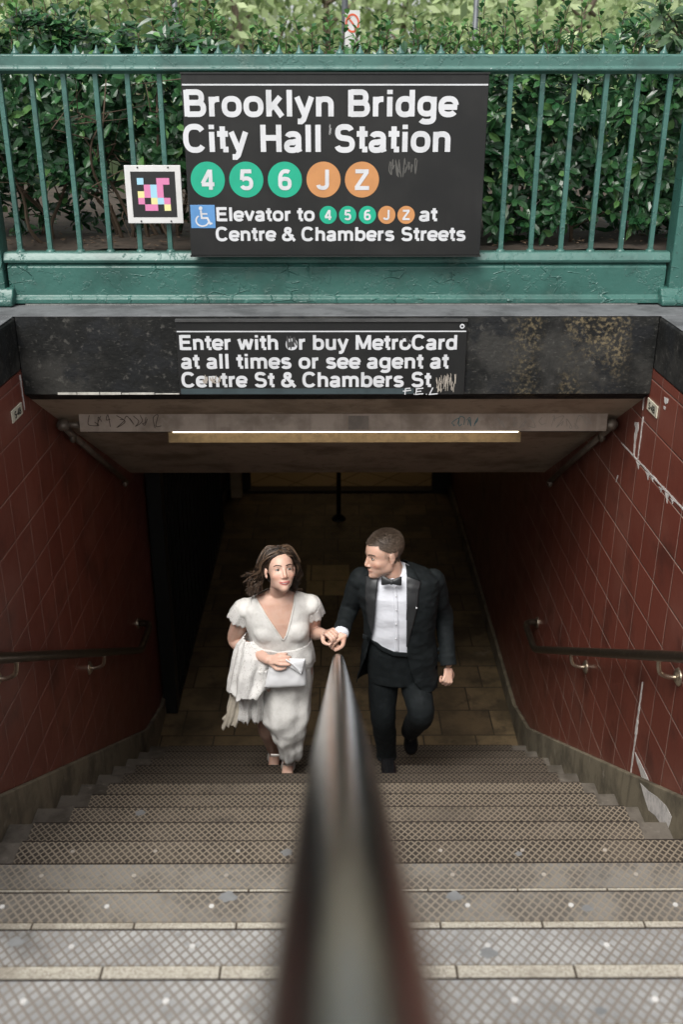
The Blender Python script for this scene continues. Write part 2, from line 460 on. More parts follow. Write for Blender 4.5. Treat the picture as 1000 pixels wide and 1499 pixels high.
def stroke_quads(mb, pts, w, place, off):
    pts = [p for i, p in enumerate(pts) if i == 0 or abs(p[0] - pts[i - 1][0]) + abs(p[1] - pts[i - 1][1]) > 1e-5]
    n = len(pts); L = []; R = []
    closed = n > 3 and abs(pts[0][0] - pts[-1][0]) < 1e-6 and abs(pts[0][1] - pts[-1][1]) < 1e-6
    for i in range(n):
        a = pts[i - 1] if i else (pts[-2] if closed else None); b = pts[i + 1] if i < n - 1 else (pts[1] if closed else None); p = pts[i]
        d1 = Vector((p[0] - a[0], p[1] - a[1])).normalized() if a else None
        d2 = Vector((b[0] - p[0], b[1] - p[1])).normalized() if b else None
        if d1 is None: d = d2
        elif d2 is None: d = d1
        else: d = (d1 + d2).normalized() if (d1 + d2).length > 1e-6 else d2
        k = 1.0
        if d1 is not None and d2 is not None: k = 1 / max(0.45, d.dot(d2))
        nx, ny = -d.y * w / 2 * k, d.x * w / 2 * k
        L.append((p[0] + nx, p[1] + ny)); R.append((p[0] - nx, p[1] - ny))
    v = [place(q[0], q[1], off + i * 8e-6) for i, q in enumerate(L)] + [place(q[0], q[1], off + i * 8e-6) for i, q in enumerate(R)]
    mb.add(v, [(i, i + n, i + 1 + n, i + 1) for i in range(n - 1)])
def text_width(s):
    return sum(GLY[c][0] if c != ' ' else .40 for c in s)
def lettering(s, x0, zb, cap, x1=None, y=0.0, w=W_, centre=None, name='lettering', mat=None, parent=None):
    """letters on the plane y, facing the camera (-Y); x0 / x1: left and right end, zb: baseline, cap: cap height"""
    tw = text_width(s) - .16
    sx = ((x1 - x0) / tw) if x1 is not None else cap
    if centre is not None: x0 = centre - tw * sx / 2
    mb = MB(); pen = -.08; k = 0
    for ch in s:
        if ch == ' ': pen += .40; continue
        adv, strokes = GLY[ch]
        for st in strokes:
            k += 1
            stroke_quads(mb, st, w, lambda a, b, o, pen=pen: (x0 + (pen + a) * sx, y - o, zb + b * cap), 0.00004 * (k % 8))
        pen += adv
    return mb.build(name, mat, parent, recalc=False)
def scribble(mb, pts, w, y, k=0):
    stroke_quads(mb, pts, w, lambda a, b, o: (a, y - o, b), 0.00005 * k)
def disc(mb, cx, cz, r, y, n=40, mi=0):
    mb.add([(cx + r * cos(2 * pi * i / n), y, cz + r * sin(2 * pi * i / n)) for i in range(n)], [tuple(range(n))], mi)

# ---------------------------------------------------------------- the setting
XW = 1.39                                                # half width between the tiled walls
M_tile = tile_mat()
M_header = header_mat()
M_agg = aggregate_mat()
M_conc = concrete_mat('worn_concrete', (0.19, 0.175, 0.15), (0.09, 0.08, 0.065), (0.33, 0.31, 0.28), 3.5)
M_skirt = concrete_mat('skirting_concrete', (0.20, 0.17, 0.115), (0.09, 0.075, 0.05), (0.36, 0.33, 0.27), 5)
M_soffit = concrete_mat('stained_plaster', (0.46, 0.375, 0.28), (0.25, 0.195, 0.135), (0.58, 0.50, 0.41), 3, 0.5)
M_street = concrete_mat('street_concrete', (0.30, 0.29, 0.275), (0.20, 0.19, 0.18), (0.38, 0.37, 0.35), 1.5, 0.3)
M_coping = concrete_mat('grey_coping_paint', (0.125, 0.13, 0.135), (0.07, 0.073, 0.076), (0.21, 0.215, 0.22), 6, 0.4)
M_paver = paver_mat()
M_soil = simple('garden_soil', (0.055, 0.040, 0.028), 0.95, var=0.5, vscale=14, bump=0.8, bscale=40)
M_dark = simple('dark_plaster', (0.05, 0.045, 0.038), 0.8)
M_black = simple('black_metal', (0.012, 0.014, 0.013), 0.45, var=0.3)
HS = HC - 3.06 * T                                       # street level
HCOP = HC - 0.879                                        # top of the kerb round the stairwell
YH = 4.22                                                # face of the header
YE = 4.62                                                # its back

g = MB()
B = 150
hx, hy0, hy1 = 1.70, -2.2, YE - 0.02
xs = [-B, -hx, hx, B]; ys = [-B, hy0, hy1, B]
gv = [(x, y, HS) for y in ys for x in xs]
g.add(gv, [(j * 4 + i, j * 4 + i + 1, j * 4 + i + 5, j * 4 + i + 4) for j in range(3) for i in range(3) if not (i == 1 and j == 1)])
tag(g.build('ground', M_street), kind='structure')
g = MB(); g.box(-1.36, 1.36, -2.3, 0.81 * T, HS - 0.25, HS + 0.004)
tag(g.build('pavement', M_agg), kind='structure')
# planting bed behind the fence, held by the base board
bed = MB(); nx, ny = 60, 26
bx = [-4.5 + 9.0 * i / nx for i in range(nx + 1)]; by = [YE - 0.02 + 3.6 * j / ny for j in range(ny + 1)]
bv = [(x, y, HC - 0.655 + 0.03 * noise.noise(Vector((x * 2.5, y * 2.5, 0))) + 0.012 * noise.noise(Vector((x * 11, y * 11, 3)))) for y in by for x in bx]
bed.add(bv, [(j * (nx + 1) + i, j * (nx + 1) + i + 1, (j + 1) * (nx + 1) + i + 1, (j + 1) * (nx + 1) + i) for j in range(ny) for i in range(nx)])
for (xa, xb, ya, yb) in ((-4.5, 4.5, YE - 0.03, YE - 0.02), (-4.5, 4.5, YE + 3.58, YE + 3.59)):
    bed.box(xa, xb, ya, yb, HS - 0.2, HC - 0.69)
tag(bed.build('planting_bed', M_soil, smooth=True), kind='structure')
grass = MB(); grass.add([(-B, 8.3, HS + .006), (B, 8.3, HS + .006), (B, B, HS + .006), (-B, B, HS + .006)], [(0, 1, 2, 3)])
tag(grass.build('lawn', simple('park_lawn', (0.07, 0.11, 0.03), 0.9, var=0.5, vscale=1.2)), kind='structure')

# lower floor of the station
fl = MB(); fl.box(-1.42, 1.42, 17.81 * T - 0.3, 11.25, -0.2, 0.0)
tag(fl.build('floor', M_paver), kind='structure')
fl = MB()
M_palep = simple('pale_paver', (0.58, 0.42, 0.19), .55, var=.25, vscale=9)  # a few paler, yellower slabs set on the floor
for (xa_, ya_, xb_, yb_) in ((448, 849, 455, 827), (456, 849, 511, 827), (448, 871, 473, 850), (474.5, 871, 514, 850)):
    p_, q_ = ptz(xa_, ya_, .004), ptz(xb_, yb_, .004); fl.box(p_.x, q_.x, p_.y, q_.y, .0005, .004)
tag(fl.build('paving', M_palep), kind='structure')
M_far = Mat('far_floor_tile', (0.42, 0.33, 0.20), 0.45)
_br = M_far.t.nodes.new('ShaderNodeTexBrick'); M_far.lk(M_far.mapped(rot=(0, 0, radians(38))), _br.inputs['Vector'])
_br.inputs['Scale'].default_value = 1.0; _br.inputs['Brick Width'].default_value = 0.42; _br.inputs['Row Height'].default_value = 0.42; _br.offset = 0
_br.inputs['Mortar Size'].default_value = 0.01
_br.inputs['Color1'].default_value = (0.40, 0.31, 0.19, 1); _br.inputs['Color2'].default_value = (0.34, 0.26, 0.16, 1); _br.inputs['Mortar'].default_value = (0.12, 0.09, 0.05, 1)
M_far.c = _br.outputs['Color']
fl = MB(); fl.box(-3.2, 3.2, 11.43, 19, -0.2, 0.004)
tag(fl.build('inner_floor', M_far.done()), kind='structure')
fl = MB(); fl.box(-1.39, 1.39, 11.255, 11.425, -0.2, 0.03)
tag(fl.build('threshold', M_dark, bevel=0.006), kind='structure')

# ceiling: slopes with the stairs, then runs level
cl = MB()
HL = 2.33
cl.prism_x([(YH + 0.09, HC - 1.219 - 0.09 * 0.567), (6.18, HC - HL), (11.3, HC - HL), (11.3, HC - HL + 0.3), (6.18, HC - HL + 0.45), (YE + 0.01, HC - 1.15)], -XW, XW)
tag(cl.build('ceiling', M_soffit), kind='structure')
cl = MB(); cl.box(-3.3, 3.3, 11.302, 19.2, HC - HL + 0.25, HC - HL + 0.45)
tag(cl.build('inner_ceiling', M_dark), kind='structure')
far = thing('end_wall', 'dim end wall with a wide lit doorway at the foot of the stairs', 'wall', (0, 11.4, 0))
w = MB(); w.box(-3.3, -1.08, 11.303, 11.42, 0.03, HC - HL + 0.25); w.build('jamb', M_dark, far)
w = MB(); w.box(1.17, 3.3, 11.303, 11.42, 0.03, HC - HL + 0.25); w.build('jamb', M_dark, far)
w = MB(); w.box(-3.3, 3.3, 19.0, 19.2, 0, HC - HL + 0.25); w.box(-3.3, -3.2, 11.42, 19, 0, HC - HL + 0.25); w.box(3.2, 3.3, 11.42, 19, 0, HC - HL + 0.25)
w.build('inner_wall', simple('cream_tile', (0.4, 0.33, 0.22), 0.4), far)
w = MB(); w.box(-1.30, -1.17, 11.10, 11.25, 0.0, 1.0); w.build('pillar_base', simple('lit_pillar_tone', (0.5, 0.4, 0.25), 0.5), far)  # pillar base; the light falling on it is put into its pale colour

# side walls
def side_wall(sg, label):
    t = thing('tiled_wall', label, 'wall', (sg * XW, 1.3, 0))
    zt = HC - 1.11
    w = MB()
    x0, x1 = (XW, XW + 0.3) if sg > 0 else (-XW - 0.3, -XW)
    w.box(x0, x1, -2.2, 11.3, -0.2, zt)
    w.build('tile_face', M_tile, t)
    k = MB()
    xa, xb = (XW - 0.003, XW + 0.34) if sg > 0 else (-XW - 0.34, -XW + 0.003)
    k.box(xa, xb, -2.2, YH - 0.001, zt + 0.001, HCOP)
    xc, xd = (XW + .003, XW + 0.34) if sg > 0 else (-XW - 0.34, -XW - .003)
    k.box(xc, xd, YH + 0.001, 5.2, zt + 0.001, HCOP)
    k.build('black_band', M_header, t, bevel=0.012)
    c = MB()
    xa, xb = (XW + 0.004, XW + 0.335) if sg > 0 else (-XW - 0.335, -XW - 0.004)
    c.box(xa, xb, -2.2, YH - 0.004, HCOP + 0.001, HCOP + 0.006)
    c.build('painted_top', M_coping, t, bevel=0.003)
    # skirting follows the stairs
    sk = MB()
    s0, s1 = -4, 14
    zn = lambda k: HC - (5.42 + .59 * k) * T
    yn = lambda k: (4.81 + k) * T
    up = 0.085
    prof = [(yn(s0), zn(s0) + up + .06), (yn(s1 - .9), zn(s1 - .9) + up + .06), (yn(s1) + .25, 0.15), (11.3, 0.15), (11.3, 0.002), (yn(s1 - 1) + .02, 0.002), (yn(s1 - 1), zn(s1 - 1) - .10), (yn(s0), zn(s0) - .10)]
    xa, xb = (XW - 0.03, XW - 0.0005) if sg > 0 else (-XW + 0.0005, -XW + 0.03)
    sk.prism_x(prof, xa, xb)
    sk.build('skirting', M_skirt, t, bevel=0.006)
    return t
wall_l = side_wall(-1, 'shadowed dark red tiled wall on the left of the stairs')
wall_r = side_wall(1, 'bright red tiled wall with white grout drips on the right of the stairs')

# header over the stairs
hd = thing('header_beam', 'black painted concrete beam over the stair opening', 'beam', (0, YH, HC - 1.219))
w = MB(); w.prism_x([(YH, HC - 1.219), (YH, HCOP), (YE, HCOP), (YE, HC - 1.10), (YH + .088, HC - 1.219 - 0.05)], -XW + .002, XW - .002); w.build('face', M_header, hd)
w = MB(); w.box(-1.73, 1.73, YH + 0.006, YE - 0.06, HCOP + 0.001, HCOP + 0.0065); w.build('painted_top', M_coping, hd, bevel=0.003)
random.seed(5)
fr = MB()                                                # ragged rim of broken pale paint along the lower edge
x = -1.24
M_pale = simple('flaked_white_paint', (0.55, 0.53, 0.48), 0.7, var=0.4, vscale=40)
while x < -0.70:
    l = random.uniform(.03, .12); d = random.uniform(.003, .009)
    fr.box(x, x + l * .96, YH - 0.002, YH + 0.02, HC - 1.2185 - d * .3, HC - 1.2185 + d); x += l
fr.build('flaked_edge', M_pale, hd)

# ---------------------------------------------------------------- stairs
stair = thing('staircase', 'long flight of worn steps with diamond patterned metal nosings going down to the station', 'staircase', (0, 0, 0))
zn = lambda k: HC - (5.42 + .59 * k) * T
yn = lambda k: (4.81 + k) * T
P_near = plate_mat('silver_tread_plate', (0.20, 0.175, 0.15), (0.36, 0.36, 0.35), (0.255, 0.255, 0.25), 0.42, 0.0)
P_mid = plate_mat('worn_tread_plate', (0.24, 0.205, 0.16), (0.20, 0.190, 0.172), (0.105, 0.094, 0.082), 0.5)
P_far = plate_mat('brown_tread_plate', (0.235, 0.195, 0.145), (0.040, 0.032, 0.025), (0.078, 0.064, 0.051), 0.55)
P_deep = plate_mat('shaded_tread_plate', (0.13, 0.105, 0.078), (0.020, 0.016, 0.013), (0.036, 0.029, 0.024), 0.5)  # shade over the lowest steps put into a darker plate colour
M_gap_shade = simple('gap_shade', (0.022, 0.014, 0.010), .8, bump=0)  # dark strip drawn for the shaded gap at each nosing
M_bolt = simple('white_stud', (0.60, 0.59, 0.57), 0.4, bump=0)
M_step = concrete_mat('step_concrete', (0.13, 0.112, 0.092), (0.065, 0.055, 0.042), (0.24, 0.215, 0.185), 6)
random.seed(2)
for k in range(-3, 14):
    y0, y1, z = yn(k - 1) + 0.002, yn(k), zn(k)
    w = MB(); w.box(-1.357, 1.357, y0, y1, z - 0.24, z - .004)
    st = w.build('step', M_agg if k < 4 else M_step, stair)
    xl, xr = (-1.35, 1.35) if k < 4 else (-1.22 + random.uniform(-.04, .04), 1.28 + random.uniform(-.05, .04))
    w = MB()
    w.prism_x([(y1 - 0.111, z - 0.012), (y1 - 0.111, z + 0.002), (y1 - .003, z + 0.002), (y1 + 0.006, z - 0.006), (y1 + 0.006, z - 0.05), (y1 + .001, z - .05), (y1 + .001, z - .012)], xl, xr)
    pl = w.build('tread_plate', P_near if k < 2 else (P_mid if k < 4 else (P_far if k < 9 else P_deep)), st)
    w = MB(); w.box(xl, xr, y1 + .0062, y1 + .0085, z - .05, z - .003)
    w.build('edge_gap_shade', M_gap_shade, pl)
    if k < 5:
        for xb in (-0.98, -0.675, -0.37, -.066, 0.075, 0.378, 0.68, 0.985):
            w = MB(); w.tube([(xb, y1 - 0.055, z + 0.0015), (xb, y1 - 0.055, z + 0.0045)], 0.0075, 12)
            w.build('stud', M_bolt if k < 3 else simple('worn_stud', (0.40, 0.36, 0.31), 0.5, bump=0), pl)

M_gum = simple('flattened_gum', (0.21, 0.215, 0.215), .7, bump=0)
random.seed(17)
steps_ = [o for o in stair.children]
for px, py in ((22, 1379), (665, 1312), (333, 1313), (860, 1330), (205, 1190), (420, 1248), (715, 1395), (760, 1250), (880, 1480)):
    best = None
    for k in range(-2, 13):
        q = ptz(px, py, zn(k) + .0022)
        if yn(k - 1) < q.y < yn(k): best = (k, q); break
    if best:
        k, q = best; r = random.uniform(.012, .026); w = MB()
        w.add([(q.x + r * (1 + .25 * sin(a * 2.1 + k)) * cos(a * pi / 8), q.y + r * .8 * (1 + .2 * cos(a * 1.7)) * sin(a * pi / 8), zn(k) + .0031) for a in range(16)], [tuple(range(16))])
        w.build('gum_stain', M_gum, steps_[k + 3], recalc=False)
# ---------------------------------------------------------------- handrails
M_rail = Mat('polished_steel', (0.80, 0.85, 0.84), 0.3, 1.0); M_rail.layer((0.70, 0.74, 0.73), 30, 0.45, 0.7, 4)
M_rail.roughmix(M_rail.noise(30, 3), 0.14, 0.23); M_rail = M_rail.done()
M_bronze = Mat('dark_bronze', (0.13, 0.105, 0.08), 0.3, 0.85); M_bronze.layer((0.20, 0.165, 0.12), 25, 0.5, 0.7, 4); M_bronze = M_bronze.done()
M_brass = Mat('aged_brass', (0.62, 0.54, 0.42), 0.3, 0.9); M_brass.layer((0.44, 0.37, 0.28), 40, 0.45, 0.65, 4); M_brass = M_brass.done()
SL = 0.585                                               # slope of the rails
hr = thing('handrail', 'polished steel handrail running down the middle of the stairs towards the camera', 'handrail', (0, 2.2, zn(3)))
RR = 0.032
def rail_z(Y): return HC - 0.150 - 0.580 * Y
w = MB()
path = [(0.006, -0.42, rail_z(-.1)), (0.006, -0.25, rail_z(-.1)), (0.0045, -0.08, rail_z(-.08)), (0.0045, 0.2, rail_z(.2))] + [(0.0045 - .003 * i / 8, .2 + 4.05 * i / 8, rail_z(.2 + 4.05 * i / 8)) for i in range(1, 9)]
path = arc_pts(path[:4], 5)[:-1] + path[3:]
path += [(0.0015, 4.33, rail_z(4.33) + .004), (0.0015, 4.40, rail_z(4.38) - .005), (0.0015, 4.43, rail_z(4.40) - .06), (0.0015, 4.43, rail_z(4.40) - .16)]
w.tube(path, RR, 40); w.build('rail', M_rail, hr, smooth=True)
for yy in (0.72, 2.5, 4.05):
    k = math.ceil(yy / T - 4.81)
    w = MB(); w.tube([(0.002, yy, zn(k) + .002), (0.002, yy, rail_z(yy) - 0.012)], 0.017, 16); p_ = w.build('post', M_rail, hr, smooth=True)
    w = MB(); w.tube([(0.002, yy, zn(k) + .0025), (0.002, yy, zn(k) + 0.012)], 0.045, 24); w.build('base_flange', M_rail, p_)
w = MB(); w.tube([(0.0015, 4.43, rail_z(4.40) - .17), (0.0015, 4.43, zn(9) - .19)], 0.017, 16); w.build('post', M_rail, hr, smooth=True)

def wall_rail(sg, label):
    xr = sg * 1.30
    P0 = ptx(75 if sg < 0 else 913, 949, xr)
    t = thing('wall_handrail', label, 'handrail', (sg * XW, 3.6, zn(6)))
    Ye = 5.62
    zr = lambda Y: HC - 0.080 - SL * Y
    w = MB()
    pts = [(xr, -0.6, zr(-.6)), (xr, 2.0, zr(2)), (xr, Ye - .08, zr(Ye - .08)), (xr, Ye - .02, zr(Ye - .02) + .004), (xr, Ye + .04, zr(Ye)), (xr, Ye + .30, zr(Ye)), (xr + sg * .012, Ye + .345, zr(Ye)), (xr + sg * .035, Ye + .36, zr(Ye)), (xr + sg * .088, Ye + .36, zr(Ye))]
    w.tube(pts, 0.0225, 20, ref=None); w.build('rail', M_bronze, t, smooth=True)
    w = MB(); w.tube([(xr + sg * .080, Ye + .36, zr(Ye)), (xr + sg * .0895, Ye + .36, zr(Ye))], .038, 20); w.build('end_flange', M_brass, t, smooth=False)
    for Yb in (0.6, 2.05, 3.42, 4.72):
        br = MB(); zc = zr(Yb) - 0.0225
        pts = arc_pts([(xr, Yb, zc + .004), (xr, Yb, zc - .018), (xr + sg * .012, Yb, zc - .058), (xr + sg * .05, Yb, zc - .078), (xr + sg * .088, Yb, zc - .078)], 6)
        br.tube(pts, 0.0095, 12); b_ = br.build('bracket', M_brass, t, smooth=True)
        f = MB(); f.tube([(xr + sg * .074, Yb, zc - .078), (xr + sg * .084, Yb, zc - .078), (xr + sg * .0895, Yb, zc - .078)], [.022, .036, .040], 24); f.build('flange', M_brass, b_, smooth=True)
        f = MB(); d = Vector((0, 1, -SL)).normalized()
        f.tube([Vector((xr, Yb, zc)) - d * .028, Vector((xr, Yb, zc)) + d * .028], [(.012, .004)] * 2, 10, ref=Vector((1, 0, 0))); f.build('saddle', M_brass, b_)
    w = MB(); d = Vector((0, 1, -SL)).normalized(); c = Vector((xr, 2.62, zr(2.62)))
    w.tube([c - d * .012, c + d * .012], 0.0245, 20); w.build('joint_collar', M_brass, t, smooth=False)
    return t
wall_rail(-1, 'dark handrail on brass brackets along the left tiled wall')
wall_rail(1, 'dark handrail on brass brackets along the right tiled wall')

# ---------------------------------------------------------------- lamp, pipes and little plates under the header
YL = 4.58
lampT = thing('lamp_housing', 'long rusty lamp trough with a glowing tube under the black beam', 'lamp', (0, YL, HC - 1.5))
M_hous = concrete_mat('rusty_housing_paint', (0.48, 0.40, 0.33), (0.29, 0.235, 0.185), (0.62, 0.55, 0.47), 5, 0.3)
xl = pt(115, 618, YL).x; xr = pt(890, 618, YL).x
zt, zb = pt(500, 605, YL).z, pt(500, 632, YL).z
w = MB(); w.box(xl, xr, YL, YL + 0.015, zb, zt); w.box(xl, xr, YL + .015, YL + 0.20, zt - .012, zt); w.build('front_board', M_hous, lampT, bevel=0.004)
w = MB(); xa, xb = pt(246, 640, YL + .2).x, pt(763, 640, YL + .2).x
w.box(xa, xb, YL + .205, YL + 0.22, pt(500, 648, YL + .2).z, zt - .002)
w.build('back_board', simple('reflector_paint', (0.36, 0.27, 0.155), 0.6, var=0.3, vscale=30), lampT)
xa, xb = pt(250, 634, YL).x, pt(762, 634, YL).x
for a, b in ((xl + .012, xa - .02), (xb + .02, xr - .012)):
    w = MB(); w.box(a, b, YL + .10, YL + .203, zb - .035, zt - .013); w.build('end_box', M_black, lampT)
w = MB(); w.tube([(xa, YL + .06, zb - .010), (xb, YL + .06, zb - .010)], 0.013, 16); w.build('tube', emit('lit_tube', (1.0, 0.86, 0.62), 3.2), lampT, smooth=True)
for x_ in (-.76, .62):
    w = MB(); zc_ = HC - 1.219 - .567 * (YL - .03 - YH)
    w.tube([(x_, YL + .02, zt - .004), (x_, YL + .02, zt + .03)], .012, 10); w.tube([(x_ - .03, YL + .02, zt + .006), (x_ + .03, YL + .02, zt + .006)], .006, 8); w.build('hanger', M_hous, lampT)
w = MB(); w.box(pt(510, 618, YL).x, pt(540, 618, YL).x, YL - .003, YL - .0005, zb + .012, zt - .012); w.build('cover_plate', simple('dull_plate', (0.27, 0.23, 0.19), 0.6), lampT)
M_gr = simple('pale_scratch', (0.38, 0.34, 0.29), 0.8, bump=0); M_gr2 = simple('blue_scratch', (0.10, 0.22, 0.24), 0.8, bump=0); M_gr3 = simple('dark_scratch', (0.09, 0.065, 0.05), 0.8, bump=0)
def scrawl(name, px0, px1, py0, py1, Y, mat, parent, seed, n=9, wpx=1.1, lean=0.0):
    random.seed(seed); mb = MB()
    p0 = pt(px0, py1, Y); p1 = pt(px1, py0, Y); wd = (p1.x - p0.x); ht = p1.z - p0.z; w_ = wpx / ppm(p0)
    for i in range(n):
        cx = p0.x + wd * (i + .5) / n; pts = []
        for j in range(5):
            pts.append((cx + wd / n * random.uniform(-.6, .6), p0.z + ht * random.random()))
        pts = [(q.x, q.y) for q in arc_pts([Vector((a, b, 0)) for a, b in pts], 5)]
        scribble(mb, pts, w_, Y, i)
    return mb.build(name, mat, parent, recalc=False)
scrawl('scratches', 730, 868, 609, 627, YL - .001, M_gr, lampT, 3, 10)
scrawl('blue_scratches', 662, 700, 609, 625, YL - .001, M_gr2, lampT, 4, 4)
scrawl('dark_scratches', 130, 235, 607, 627, YL - .001, M_gr3, lampT, 8, 8)
M_pipe = simple('galvanised_pipe', (0.24, 0.20, 0.16), 0.45, 0.5, var=0.4)
for sg in (-1, 1):
    t = thing('conduit_pipe', 'thin %s pipe running from the lamp down the %s wall' % (('bent metal', 'left') if sg < 0 else ('elbowed metal', 'right')), 'pipe', (sg * 1.36, YL, HC - 1.52))
    zc = (zt + zb) / 2 - .02
    xe = xl if sg < 0 else xr
    w = MB(); w.tube([(xe + sg * .002, YL + .03, zc), (sg * 1.335, YL + .03, zc)], .016, 12)
    w.build('cross_pipe', M_pipe, t, smooth=True)
    w = MB(); w.ell((sg * 1.345, YL + .03, zc), (.034, .036, .03)); w.build('elbow', M_pipe, t, smooth=True)
    a = Vector((sg * 1.36, YL + .05, zc - .01)); b = ptx(183 if sg < 0 else 806, 704, sg * 1.355)
    w = MB(); w.tube([a, b], .017, 12); w.build('down_pipe', M_pipe, t, smooth=True)
    for f_ in (.14, 1.0):
        c = a.lerp(b, f_); w = MB(); w.ell(c + Vector((0, 0, -.012)), (.02, .03, .028), nu=10, nv=8); w.build('clip', M_pipe, t, smooth=True)
M_plt = simple('cream_plate', (0.62, 0.58, 0.46), 0.5, bump=0); M_ink = simple('black_ink', (0.02, 0.02, 0.02), 0.5, bump=0)
def number_plate(sg, px, py, text, label):
    c = ptx(px, py, sg * XW); t = thing('number_plate', label, 'plate', c)
    x0, x1 = sorted((c.x - sg * .0005, c.x - sg * .006))
    w = MB(); w.box(x0, x1, c.y - .072, c.y + .072, c.z - .027, c.z + .027); w.build('backing', M_plt, t, bevel=.002)
    l = lettering(text, 0, -.015, .030, None, 0, w=.2, centre=0, mat=M_ink, parent=None)
    me = l.data; Rm = Matrix.Rotation(radians(90 if sg > 0 else -90), 4, 'Z')
    for v in me.vertices: v.co = Vector((c.x - sg * .0075, c.y, c.z)) + (Matrix.Rotation(radians(-90 * sg), 3, 'Z') @ v.co)
    l.parent = t; l.location = -t.location
number_plate(-1, 23, 604, 'S-48', 'little cream number plate on the left tiled wall under the black band')
number_plate(1, 957, 597, 'S-4B', 'little cream number plate on the right tiled wall under the black band')
# ---------------------------------------------------------------- fence
M_green = paint_mat('green_paint', (0.036, 0.115, 0.096), 0.735)
M_green2 = paint_mat('green_rail_paint', (0.052, 0.135, 0.115), 0.80, False)
M_green3 = paint_mat('green_bar_paint', (0.046, 0.130, 0.110), 0.85, False)
YF = 4.50
fence = thing('iron_fence', 'green iron fence with peeling paint and small spikes above the stair opening', 'fence', (0, YF, HCOP))
zz = lambda py, Y=YF: pt(500, py, Y).z
zr0, zr1 = zz(108, YF - .03), zz(79, YF - .03)
w = MB()
w.prism_x([(YF - .03, zr0 + .028), (YF - .03, zr1 - .006), (YF - .024, zr1), (YF + .035, zr1), (YF + .035, zr0), (YF - .012, zr0), (YF - .018, zr0 + .006), (YF - .036, zr0 + .010), (YF - .040, zr0 + .018), (YF - .036, zr0 + .026)], -2.3, 2.3)
w.build('top_rail', M_green2, fence, bevel=0.003)
zb1, zb0 = zz(368, YF), zz(384, YF - .02)
w = MB(); w.prism_x([(YF - .035, zb0), (YF - .04, zb0 + .012), (YF - .028, zb1 - .008), (YF - .02, zb1), (YF + .03, zb1), (YF + .03, zb0)], -1.485, 1.485); w.build('bottom_rail', M_green2, fence, bevel=0.002)
zq = HCOP + .014
w = MB(); w.prism_x([(YF - .012, zb0 - .001), (YF - .030, zb0 - .02), (YF - .030, zq + .035), (YF - .046, zq + .02), (YF - .046, zq), (YF + .03, zq), (YF + .03, zb0 - .001)], -1.475, 1.475); w.build('base_board', M_green, fence, bevel=0.003)
w = MB(); w.box(-1.41, 1.36, YF - .040, YF + .02, HCOP + .007, zq - .001); w.build('caulk_line', simple('pale_caulk', (0.42, 0.42, 0.39), 0.8, var=.4, vscale=30), fence)
for n in range(-17, 12):
    xb = .730 + .134 * (n - 0)
    xb = .730 + .134 * n
    if xb < -1.46 or xb > 1.45: continue
    w = MB(); w.box(xb - .0105, xb + .0105, YF - .010, YF + .011, zb1 - .004, zr0 + .004)
    w.tube([(xb, YF, zb1 - .002), (xb, YF, zb1 + .006), (xb, YF, zb1 + .012)], [.022, .019, .012], 12)
    w.build('bar', M_green3, fence, bevel=0.0025)
random.seed(9)
for i in range(-26, 27):
    xs_ = .012 + .0842 * i
    w = MB(); j = random.uniform(-.002, .002)
    w.tube([(xs_, YF, zr1 - .001), (xs_, YF, zr1 + .006), (xs_ + j * .5, YF, zr1 + .013), (xs_ + j, YF, zr1 + .023), (xs_ + j * 1.5, YF, zr1 + .036)], [.018, .017, .010, .005, .0012], 10)
    w.build('spike', M_green2, fence, smooth=True)
for sg in (-1, 1):
    xp = sg * 1.545
    w = MB(); w.box(xp - .058, xp + .058, YF - .055, YF + .055, HCOP + .03, zz(60)); p_ = w.build('post', M_green, fence, bevel=.006)
    w = MB(); w.prism_x([(YF - .10, HCOP + .010), (YF - .10, HCOP + .035), (YF - .07, HCOP + .06), (YF - .056, HCOP + .085), (YF + .056, HCOP + .085), (YF + .10, HCOP + .035), (YF + .10, HCOP + .010)], xp - .095, xp + .095)
    w.build('foot', M_green, p_, bevel=.008)

# ---------------------------------------------------------------- station sign
M_sign = Mat('black_sign_enamel', (0.011, 0.0115, 0.0115), 0.5, spec=.35); M_sign.layer((0.018, 0.018, 0.0175), 3, .4, .7, 5)
M_sign.layer((0.012, 0.012, 0.012), 1.5, .5, .7, 4, vec=M_sign.mapped((20, 1, 1)), amount=.6)
M_sign.layer((0.16, 0.15, 0.14), 90, .77, .80, 2, amount=.6); M_sign.bump(M_sign.noise(5, 3), .05, .01); M_sign = M_sign.done()
M_let = Mat('white_lettering', (0.58, 0.59, 0.61), 0.5); M_let.layer((0.50, 0.51, 0.525), 12, .45, .7, 5); M_let = M_let.done()
M_grn = simple('route_green', (0.010, 0.36, 0.22), 0.45, bump=0, var=.1); M_org = simple('route_orange', (0.52, 0.24, 0.09), 0.45, bump=0, var=.1)
M_blue = simple('access_blue', (0.10, 0.26, 0.52), 0.45, bump=0, var=.1)
YS = 4.40
sign = thing('station_sign', 'large black station sign with white name and coloured route bullets on the green fence', 'sign', (0, YS, pt(490, 374, YS).z))
a = pt(264, 108, YS); b = pt(717, 108, YS); c = pt(280, 374, YS)
sx0, sx1, sz1, sz0 = a.x, b.x, a.z, c.z
w = MB(); w.box(sx0, sx1, YS, YS + .032, sz0, sz1); w.build('panel', M_sign, sign, bevel=.003)
w = MB(); w.box(sx0 - .003, sx1 + .003, YS - .004, YS + .034, sz1, sz1 + .006); w.box(sx0 - .003, sx1 + .003, YS - .004, YS + .034, sz0 - .006, sz0); w.build('edge_trim', M_black, sign)
for x_ in (sx0 + .12, sx1 - .12):
    w = MB(); w.box(x_ - .02, x_ + .02, YS + .033, YF - .0115, sz0 + .05, sz1 - .05); w.build('bracket', M_black, sign)
